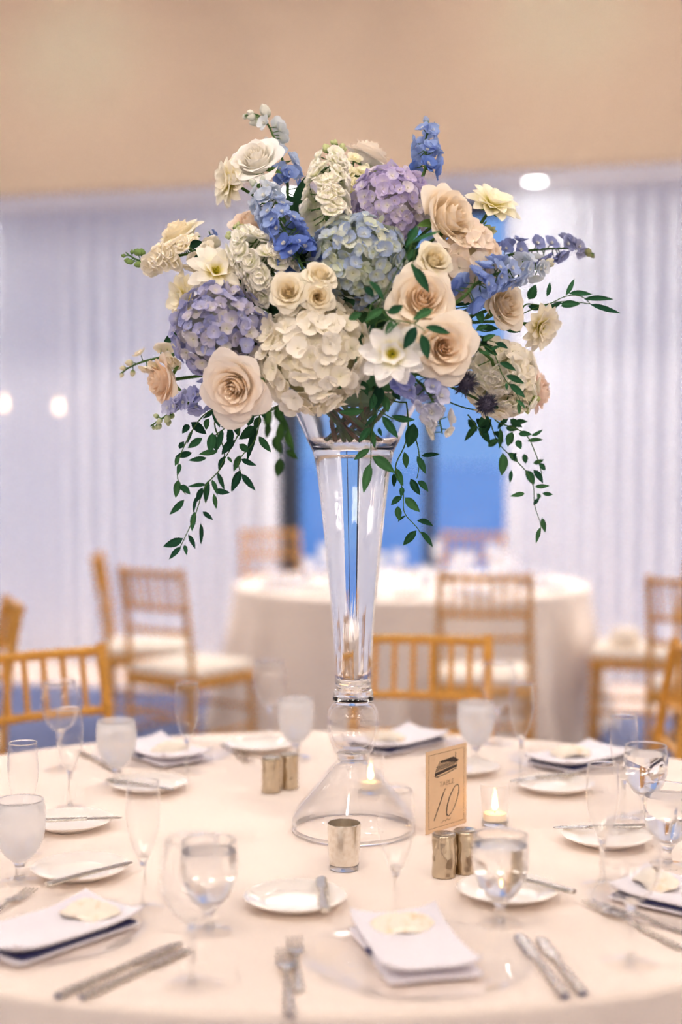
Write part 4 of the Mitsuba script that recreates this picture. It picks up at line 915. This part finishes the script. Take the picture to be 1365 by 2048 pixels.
vine('trailing_vine', 'longest green vine hanging down at the lower left', [[(-0.208,2.460,1.502),(-0.215,2.480,1.461),(-0.204,2.490,1.430),(-0.215,2.500,1.397),(-0.233,2.500,1.378),(-0.248,2.500,1.347),(-0.257,2.500,1.319),(-0.268,2.500,1.295),(-0.278,2.500,1.274),(-0.289,2.500,1.253)],[(-0.218,2.460,1.505),(-0.256,2.490,1.475),(-0.274,2.500,1.444),(-0.286,2.500,1.413),(-0.285,2.500,1.375),(-0.273,2.500,1.356)]], [(-0.276,2.479,1.280,-0.311,2.479,1.265,0.0172),(-0.280,2.481,1.265,-0.300,2.474,1.243,0.0110),(-0.274,2.483,1.268,-0.269,2.473,1.251,0.0083),(-0.272,2.525,1.284,-0.261,2.528,1.258,0.0105),(-0.246,2.489,1.306,-0.245,2.494,1.267,0.0090),(-0.259,2.519,1.325,-0.265,2.516,1.290,0.0126),(-0.243,2.495,1.326,-0.223,2.487,1.310,0.0094),(-0.255,2.516,1.353,-0.258,2.514,1.322,0.0105),(-0.275,2.492,1.347,-0.301,2.489,1.321,0.0132),(-0.282,2.487,1.373,-0.262,2.475,1.354,0.0145),(-0.285,2.490,1.382,-0.289,2.483,1.349,0.0145),(-0.243,2.498,1.368,-0.254,2.500,1.343,0.0125),(-0.235,2.521,1.381,-0.241,2.531,1.339,0.0133),(-0.227,2.499,1.382,-0.218,2.491,1.354,0.0111),(-0.223,2.485,1.358,-0.219,2.497,1.330,0.0093),(-0.222,2.495,1.363,-0.194,2.491,1.360,0.0125),(-0.239,2.529,1.372,-0.274,2.532,1.370,0.0095),(-0.219,2.519,1.395,-0.208,2.525,1.363,0.0098),(-0.203,2.476,1.423,-0.213,2.479,1.399,0.0124),(-0.178,2.514,1.399,-0.194,2.513,1.360,0.0168),(-0.176,2.513,1.392,-0.150,2.505,1.362,0.0133),(-0.175,2.491,1.418,-0.147,2.481,1.407,0.0111),(-0.179,2.528,1.425,-0.190,2.519,1.395,0.0134),(-0.199,2.491,1.422,-0.189,2.482,1.410,0.0062),(-0.215,2.478,1.431,-0.247,2.470,1.426,0.0124),(-0.235,2.492,1.420,-0.267,2.498,1.416,0.0104),(-0.263,2.512,1.429,-0.293,2.509,1.422,0.0133),(-0.285,2.487,1.423,-0.289,2.476,1.406,0.0097),(-0.280,2.472,1.410,-0.282,2.463,1.391,0.0096),(-0.243,2.497,1.455,-0.268,2.504,1.437,0.0153),(-0.265,2.513,1.483,-0.238,2.518,1.462,0.0182),(-0.264,2.471,1.478,-0.275,2.460,1.461,0.0131),(-0.276,2.501,1.449,-0.286,2.511,1.437,0.0111),(-0.262,2.520,1.469,-0.270,2.524,1.444,0.0119)], 1)
vine('trailing_vine', 'dense green vine hanging directly under the lower left blush rose', [[(-0.178,2.420,1.508),(-0.172,2.440,1.481),(-0.181,2.460,1.454),(-0.199,2.470,1.424),(-0.214,2.480,1.396)],[(-0.137,2.420,1.508),(-0.142,2.440,1.471),(-0.153,2.450,1.444),(-0.174,2.460,1.420),(-0.173,2.470,1.393)],[(-0.194,2.420,1.508),(-0.194,2.450,1.475),(-0.218,2.460,1.458),(-0.224,2.460,1.434)]], [(-0.217,2.423,1.508,-0.206,2.430,1.473,0.0142),(-0.223,2.475,1.502,-0.240,2.468,1.489,0.0096),(-0.220,2.439,1.464,-0.226,2.450,1.429,0.0176),(-0.218,2.453,1.461,-0.215,2.459,1.430,0.0143),(-0.202,2.431,1.468,-0.207,2.429,1.434,0.0142),(-0.194,2.456,1.475,-0.195,2.465,1.437,0.0178),(-0.184,2.461,1.451,-0.205,2.457,1.424,0.0178),(-0.175,2.444,1.444,-0.160,2.451,1.430,0.0143),(-0.149,2.474,1.475,-0.178,2.464,1.453,0.0213),(-0.153,2.458,1.499,-0.161,2.464,1.475,0.0164),(-0.146,2.476,1.475,-0.160,2.478,1.413,0.0165),(-0.143,2.476,1.458,-0.122,2.479,1.430,0.0145),(-0.180,2.497,1.475,-0.211,2.496,1.475,0.0118),(-0.184,2.498,1.482,-0.179,2.503,1.458,0.0139),(-0.142,2.500,1.507,-0.132,2.502,1.489,0.0097),(-0.159,2.436,1.505,-0.172,2.426,1.478,0.0169),(-0.196,2.438,1.488,-0.213,2.441,1.478,0.0136),(-0.140,2.470,1.492,-0.149,2.464,1.468,0.0151),(-0.192,2.477,1.503,-0.205,2.468,1.489,0.0124),(-0.226,2.438,1.488,-0.234,2.446,1.468,0.0136)], 2)
vine('trailing_vine', 'out-of-focus green vine hanging behind the vase on the left', [[(-0.112,2.700,1.546),(-0.115,2.780,1.495),(-0.120,2.800,1.457),(-0.120,2.800,1.410)]], [(-0.119,2.768,1.488,-0.123,2.775,1.438,0.0231),(-0.104,2.782,1.476,-0.093,2.784,1.430,0.0232),(-0.132,2.803,1.461,-0.116,2.806,1.426,0.0214),(-0.120,2.798,1.418,-0.126,2.801,1.381,0.0226),(-0.108,2.783,1.434,-0.083,2.780,1.416,0.0155),(-0.124,2.799,1.535,-0.091,2.803,1.502,0.0164),(-0.141,2.821,1.520,-0.145,2.824,1.473,0.0235),(-0.112,2.793,1.500,-0.101,2.800,1.465,0.0233),(-0.125,2.781,1.519,-0.115,2.772,1.484,0.0232),(-0.144,2.817,1.488,-0.148,2.811,1.457,0.0157)], 3, [S(58, 92, 50), S(70, 108, 56)])
vine('trailing_vine', 'green vine hanging over the front of the glass vase', [[(0.069,2.360,1.566),(0.067,2.330,1.540),(0.063,2.330,1.505),(0.053,2.330,1.478),(0.049,2.330,1.443),(0.048,2.330,1.408)],[(0.063,2.330,1.499),(0.086,2.330,1.485),(0.100,2.330,1.481)]], [(0.037,2.324,1.498,-0.005,2.321,1.497,0.0153),(0.083,2.336,1.490,0.121,2.329,1.483,0.0161),(0.067,2.323,1.490,0.093,2.328,1.453,0.0160),(0.049,2.322,1.471,0.029,2.332,1.447,0.0146),(0.046,2.333,1.471,0.056,2.331,1.436,0.0132),(0.062,2.342,1.471,0.067,2.340,1.457,0.0077),(0.048,2.337,1.436,0.023,2.348,1.417,0.0133),(0.051,2.336,1.424,0.088,2.344,1.396,0.0216),(0.048,2.345,1.412,0.037,2.336,1.363,0.0175),(0.063,2.329,1.540,0.056,2.321,1.498,0.0223),(0.070,2.327,1.523,0.077,2.328,1.495,0.0160),(0.054,2.318,1.526,0.047,2.321,1.498,0.0159),(0.037,2.320,1.553,0.002,2.330,1.557,0.0139),(0.034,2.323,1.547,0.044,2.320,1.522,0.0139),(0.085,2.319,1.533,0.096,2.315,1.515,0.0139),(0.060,2.320,1.491,0.039,2.323,1.471,0.0104)], 4)
vine('trailing_vine', 'green vine hanging along the right side of the glass vase', [[(0.111,2.420,1.515),(0.113,2.400,1.472),(0.105,2.400,1.436),(0.092,2.400,1.404),(0.105,2.400,1.364),(0.107,2.400,1.329),(0.125,2.400,1.307),(0.134,2.400,1.294)],[(0.117,2.400,1.472),(0.132,2.400,1.422),(0.128,2.400,1.386)]], [(0.107,2.403,1.431,0.109,2.414,1.404,0.0136),(0.127,2.374,1.424,0.142,2.371,1.394,0.0135),(0.137,2.428,1.424,0.169,2.419,1.425,0.0109),(0.089,2.409,1.395,0.089,2.415,1.371,0.0108),(0.092,2.406,1.404,0.105,2.396,1.372,0.0137),(0.117,2.391,1.386,0.133,2.389,1.358,0.0150),(0.130,2.406,1.382,0.148,2.398,1.365,0.0137),(0.103,2.390,1.372,0.100,2.380,1.354,0.0100),(0.104,2.414,1.355,0.086,2.420,1.340,0.0137),(0.107,2.374,1.355,0.133,2.362,1.330,0.0170),(0.096,2.405,1.339,0.099,2.401,1.314,0.0137),(0.111,2.426,1.322,0.098,2.418,1.310,0.0102),(0.127,2.371,1.316,0.153,2.374,1.305,0.0170),(0.129,2.423,1.297,0.107,2.434,1.271,0.0152),(0.134,2.408,1.296,0.155,2.417,1.268,0.0144),(0.122,2.383,1.479,0.111,2.386,1.438,0.0256)], 5)
vine('trailing_vine', 'glossy leaves crossing the two blush roses and the open dahlia', [[(0.056,2.260,1.624),(0.078,2.200,1.634),(0.100,2.190,1.630),(0.123,2.190,1.621),(0.129,2.190,1.615)],[(0.082,2.220,1.647),(0.065,2.210,1.649),(0.078,2.200,1.634)],[(0.113,2.190,1.628),(0.130,2.200,1.645)]], [(0.141,2.189,1.649,0.110,2.191,1.633,0.0170),(0.130,2.204,1.624,0.168,2.203,1.610,0.0151),(0.115,2.189,1.623,0.096,2.196,1.589,0.0196),(0.124,2.204,1.613,0.135,2.209,1.574,0.0184),(0.071,2.192,1.644,0.096,2.201,1.656,0.0151),(0.065,2.210,1.651,0.037,2.203,1.634,0.0158),(0.078,2.205,1.634,0.069,2.204,1.611,0.0138),(0.091,2.202,1.631,0.081,2.196,1.619,0.0079),(0.053,2.196,1.628,0.042,2.205,1.610,0.0112),(0.032,2.211,1.646,0.012,2.223,1.637,0.0145)], 6)
vine('trailing_vine', 'thin vine with small leaves over the lower right white flowers', [[(0.208,2.380,1.645),(0.225,2.340,1.608),(0.249,2.330,1.592),(0.259,2.330,1.568),(0.270,2.330,1.547),(0.289,2.330,1.523),(0.293,2.330,1.495)],[(0.208,2.380,1.638),(0.232,2.340,1.617),(0.255,2.330,1.609)]], [(0.258,2.323,1.576,0.286,2.319,1.564,0.0125),(0.268,2.316,1.555,0.297,2.319,1.540,0.0138),(0.274,2.322,1.542,0.299,2.317,1.517,0.0139),(0.259,2.344,1.562,0.266,2.345,1.548,0.0095),(0.268,2.313,1.543,0.270,2.315,1.531,0.0062),(0.234,2.338,1.605,0.256,2.330,1.587,0.0133),(0.223,2.319,1.593,0.243,2.309,1.585,0.0111),(0.252,2.334,1.608,0.275,2.335,1.601,0.0112),(0.231,2.327,1.612,0.251,2.320,1.622,0.0111),(0.222,2.348,1.631,0.242,2.353,1.639,0.0119),(0.212,2.346,1.638,0.205,2.346,1.614,0.0140),(0.220,2.321,1.657,0.231,2.324,1.640,0.0173),(0.203,2.331,1.647,0.212,2.332,1.627,0.0139),(0.245,2.327,1.595,0.257,2.316,1.603,0.0104),(0.285,2.310,1.515,0.299,2.310,1.501,0.0083),(0.289,2.317,1.512,0.291,2.317,1.491,0.0069)], 7)
vine('trailing_vine', 'leafy vine behind the right dahlia, reaching to the right', [[(0.241,2.500,1.644),(0.280,2.520,1.650),(0.310,2.520,1.668),(0.340,2.520,1.683),(0.377,2.520,1.694),(0.412,2.530,1.696),(0.443,2.530,1.692)]], [(0.332,2.546,1.691,0.366,2.546,1.688,0.0145),(0.383,2.495,1.689,0.418,2.505,1.689,0.0134),(0.316,2.512,1.656,0.365,2.515,1.649,0.0113),(0.290,2.540,1.652,0.319,2.530,1.643,0.0121),(0.435,2.495,1.688,0.487,2.506,1.670,0.0127),(0.277,2.494,1.644,0.306,2.489,1.651,0.0127),(0.246,2.520,1.650,0.276,2.515,1.647,0.0136)], 8)
vine('trailing_vine', 'leafy branch sticking out farthest to the right before the curtain', [[(0.317,2.500,1.660),(0.335,2.520,1.691),(0.362,2.530,1.690),(0.396,2.530,1.705),(0.430,2.530,1.703),(0.441,2.530,1.692)]], [(0.336,2.559,1.703,0.348,2.553,1.729,0.0199),(0.360,2.501,1.702,0.368,2.508,1.729,0.0097),(0.395,2.510,1.705,0.411,2.521,1.735,0.0097),(0.404,2.535,1.711,0.446,2.536,1.709,0.0136),(0.429,2.525,1.700,0.484,2.528,1.703,0.0121),(0.362,2.511,1.685,0.389,2.506,1.693,0.0120),(0.391,2.547,1.690,0.426,2.549,1.694,0.0122)], 9)
vine('trailing_vine', 'dense green vine hanging down at the lower right under the thistles', [[(0.239,2.480,1.503),(0.266,2.520,1.478),(0.283,2.540,1.444),(0.306,2.540,1.421),(0.329,2.540,1.398),(0.346,2.550,1.364),(0.348,2.550,1.333),(0.357,2.550,1.307),(0.356,2.550,1.280)],[(0.269,2.480,1.503),(0.305,2.530,1.474),(0.332,2.540,1.459),(0.344,2.540,1.436),(0.354,2.540,1.410),(0.359,2.540,1.379)],[(0.221,2.480,1.495),(0.238,2.510,1.477),(0.252,2.530,1.459)]], [(0.340,2.543,1.460,0.362,2.547,1.470,0.0091),(0.337,2.574,1.450,0.366,2.577,1.452,0.0100),(0.311,2.494,1.462,0.333,2.486,1.462,0.0119),(0.297,2.566,1.474,0.320,2.559,1.471,0.0130),(0.244,2.564,1.478,0.222,2.558,1.450,0.0130),(0.249,2.563,1.478,0.268,2.554,1.444,0.0169),(0.256,2.499,1.473,0.238,2.506,1.489,0.0164),(0.276,2.542,1.489,0.307,2.552,1.505,0.0167),(0.282,2.530,1.474,0.278,2.524,1.436,0.0174),(0.307,2.583,1.490,0.327,2.573,1.475,0.0154),(0.271,2.533,1.466,0.291,2.539,1.448,0.0174),(0.303,2.515,1.466,0.295,2.514,1.440,0.0165),(0.310,2.510,1.451,0.317,2.504,1.436,0.0135),(0.287,2.525,1.429,0.288,2.533,1.387,0.0204),(0.302,2.571,1.429,0.319,2.579,1.412,0.0146),(0.332,2.582,1.427,0.336,2.583,1.409,0.0123),(0.346,2.558,1.410,0.364,2.550,1.419,0.0107),(0.352,2.528,1.410,0.364,2.535,1.398,0.0113),(0.332,2.562,1.398,0.351,2.573,1.371,0.0176),(0.341,2.519,1.399,0.357,2.513,1.375,0.0143),(0.344,2.520,1.369,0.369,2.513,1.371,0.0090),(0.357,2.519,1.357,0.376,2.521,1.355,0.0083),(0.357,2.589,1.355,0.362,2.600,1.341,0.0124),(0.323,2.496,1.358,0.296,2.487,1.353,0.0097),(0.305,2.545,1.398,0.303,2.547,1.375,0.0084),(0.366,2.584,1.311,0.372,2.584,1.284,0.0108),(0.353,2.515,1.297,0.345,2.510,1.269,0.0090),(0.343,2.529,1.336,0.354,2.537,1.349,0.0083),(0.256,2.497,1.496,0.241,2.496,1.473,0.0187),(0.282,2.530,1.504,0.295,2.541,1.482,0.0189),(0.251,2.520,1.463,0.265,2.512,1.489,0.0166),(0.300,2.554,1.490,0.283,2.543,1.467,0.0191),(0.312,2.563,1.482,0.335,2.558,1.486,0.0130),(0.231,2.589,1.490,0.246,2.593,1.467,0.0170),(0.266,2.572,1.440,0.286,2.567,1.455,0.0154),(0.296,2.550,1.444,0.308,2.561,1.459,0.0152),(0.265,2.513,1.500,0.283,2.506,1.511,0.0150),(0.308,2.491,1.429,0.305,2.502,1.414,0.0104)], 10)
vine('trailing_vine', 'pointed leaves in front of the lilac and pale blue hydrangeas', [[(0.049,2.300,1.669),(0.103,2.220,1.739),(0.111,2.210,1.748),(0.109,2.200,1.714)],[(0.106,2.210,1.744),(0.116,2.210,1.770)]], [(0.117,2.196,1.778,0.101,2.190,1.745,0.0138),(0.110,2.222,1.755,0.157,2.234,1.773,0.0133),(0.111,2.202,1.716,0.137,2.207,1.677,0.0178),(0.112,2.221,1.746,0.104,2.224,1.727,0.0119),(0.042,2.209,1.695,0.067,2.209,1.664,0.0165),(0.105,2.217,1.758,0.111,2.211,1.777,0.0119),(0.099,2.219,1.746,0.107,2.219,1.760,0.0073),(0.038,2.220,1.687,0.051,2.215,1.670,0.0133),(0.115,2.215,1.706,0.108,2.210,1.722,0.0099)], 11)
for k, q in enumerate([(-0.066,2.410,1.821,-0.060,2.402,1.893,0.0381),(-0.076,2.429,1.837,-0.091,2.436,1.864,0.0260),(-0.273,2.444,1.629,-0.303,2.439,1.619,0.0216),(-0.164,2.425,1.718,-0.118,2.423,1.694,0.0260),(-0.115,2.393,1.676,-0.142,2.385,1.665,0.0192),(-0.184,2.445,1.720,-0.142,2.449,1.700,0.0098),(-0.134,2.422,1.647,-0.174,2.426,1.615,0.0357),(-0.163,2.405,1.610,-0.117,2.397,1.616,0.0290),(-0.063,2.425,1.718,-0.038,2.432,1.722,0.0130),(-0.247,2.423,1.753,-0.240,2.421,1.765,0.0097),(-0.258,2.437,1.780,-0.235,2.435,1.787,0.0163),(-0.113,2.439,1.703,-0.133,2.451,1.731,0.0196),(-0.074,2.438,1.684,-0.057,2.429,1.664,0.0196),(-0.226,2.400,1.715,-0.239,2.407,1.700,0.0129),(-0.053,2.408,1.815,-0.028,2.401,1.807,0.0194)]):
    labs = ['large dark leaf standing behind the delphinium near the top middle', 'dark leaf low between the delphinium and the white stock', 'dark leaf sticking out at the left of the lavender hydrangea', 'dark leaf under the three spray roses', 'light green leaf right of the lavender hydrangea', 'narrow leaf above the lavender hydrangea', 'dark leaf in the gap below the spray roses', 'dark leaf in the gap right of the lavender hydrangea', 'small leaf left of the spray roses', 'small green leaf by the left dahlia', 'small green leaf on the left white stock branch', 'dark leaf between lavender hydrangea and spray roses', 'dark leaf beside the lowest spray rose', 'small leaf under the left dahlia', 'gray green leaf right of the deep blue delphinium']
    vine('large_leaf', labs[k], [[q[:3], tuple(np.asarray(q[:3]) * 0.5 + (HUB + (0, 0, 0.06)) * 0.5)]], [q], 40 + k, [S(36, 66, 44), S(30, 56, 40)], 'leaf', 'single leaves in the bouquet')
# dark filler foliage between the flower heads
rngf = np.random.RandomState(77)
for k in range(26):
    zc = 0.95 - 1.35 * (k + 0.5) / 26; a = 2.39996 * k
    q = np.array([math.sqrt(1 - zc * zc) * math.cos(a), math.sqrt(1 - zc * zc) * math.sin(a), zc])
    p0 = HUB + np.array([0, 0, 0.10]) + q * (0.12, 0.12, 0.11); p1 = HUB + np.array([0, 0, 0.115]) + q * (0.235, 0.20, 0.17)
    t_ = thing('foliage_sprig', 'dark leafy sprig filling the gaps between the flower heads', 'foliage', 'dark leafy sprigs deep in the bouquet')
    part(t_, 'stem', ply(tube([p0, p1], 0.0016, 6), 'm_stem', smooth=True))
    for j in range(5):
        b = p0 + (p1 - p0) * (0.3 + 0.17 * j); dirn = unit(q + rngf.normal(0, 0.65, 3)); nrm = unit(np.cross(dirn, rngf.normal(0, 1, 3))); M = np.eye(4)
        M[:3, 0], M[:3, 1], M[:3, 2], M[:3, 3] = np.cross(dirn, nrm), dirn, nrm, b
        part(t_, 'leaf', leaf_mesh(0.06, 0.026, S(34, 62, 42) * rngf.uniform(.7, 1.2), rngf), M)

# ------------------------------------------------------------------ the background table's ware
g3 = 'blurred tableware on the background table'
Z2 = 0.7505
ORD = ['first', 'second', 'third', 'fourth', 'fifth', 'sixth', 'seventh', 'eighth']
angs = [2 * PI * (k + 0.5) / 8 for k in range(8)]
def places(r, t):
    P = [T2 + r * np.array([math.cos(a), math.sin(a)]) + t * np.array([-math.sin(a), math.cos(a)]) for a in angs]
    o = sorted(range(8), key=lambda k: P[k][0] / P[k][1])
    return [(P[k], ORD[o.index(k)] + ' from the left', a) for k, a in enumerate(angs)]
for k, (c, nth, a) in enumerate(places(0.70, 0)):
    M = rotz((c[0], c[1], Z2), a + PI / 2)
    n = thing('napkin', 'blurred pale napkin on the background table, ' + nth, 'napkin', 'napkins on the background table')
    part(n, 'lower_fold', napm[k % 3][0], M); part(n, 'upper_fold', napm[k % 3][1], M)
for c, nth, a in places(0.60, 0.2):
    single('bread_plate', plate_m, 'blurred white plate on the background table, ' + nth, 'plate', rotz((c[0], c[1], Z2), 0), 'plates on the background table')
GL['frosty_flute'] = [(n, d if n != 'bowl' else {**d, 'bsdf': {'type': 'ref', 'id': 'm_frost'}}) for n, d in GL['champagne_flute']]
RIMS['frosty_flute'] = RIMS['champagne_flute']
for c, nth, a in places(0.50, -0.16):
    glass('frosty_goblet', c, 'blurred frosty water goblet on the background table, ' + nth, 'goblets on the background table', z=Z2)
for c, nth, a in places(0.48, 0.02):
    glass('frosty_flute', c, 'blurred champagne flute on the background table, ' + nth, 'flutes on the background table', z=Z2)
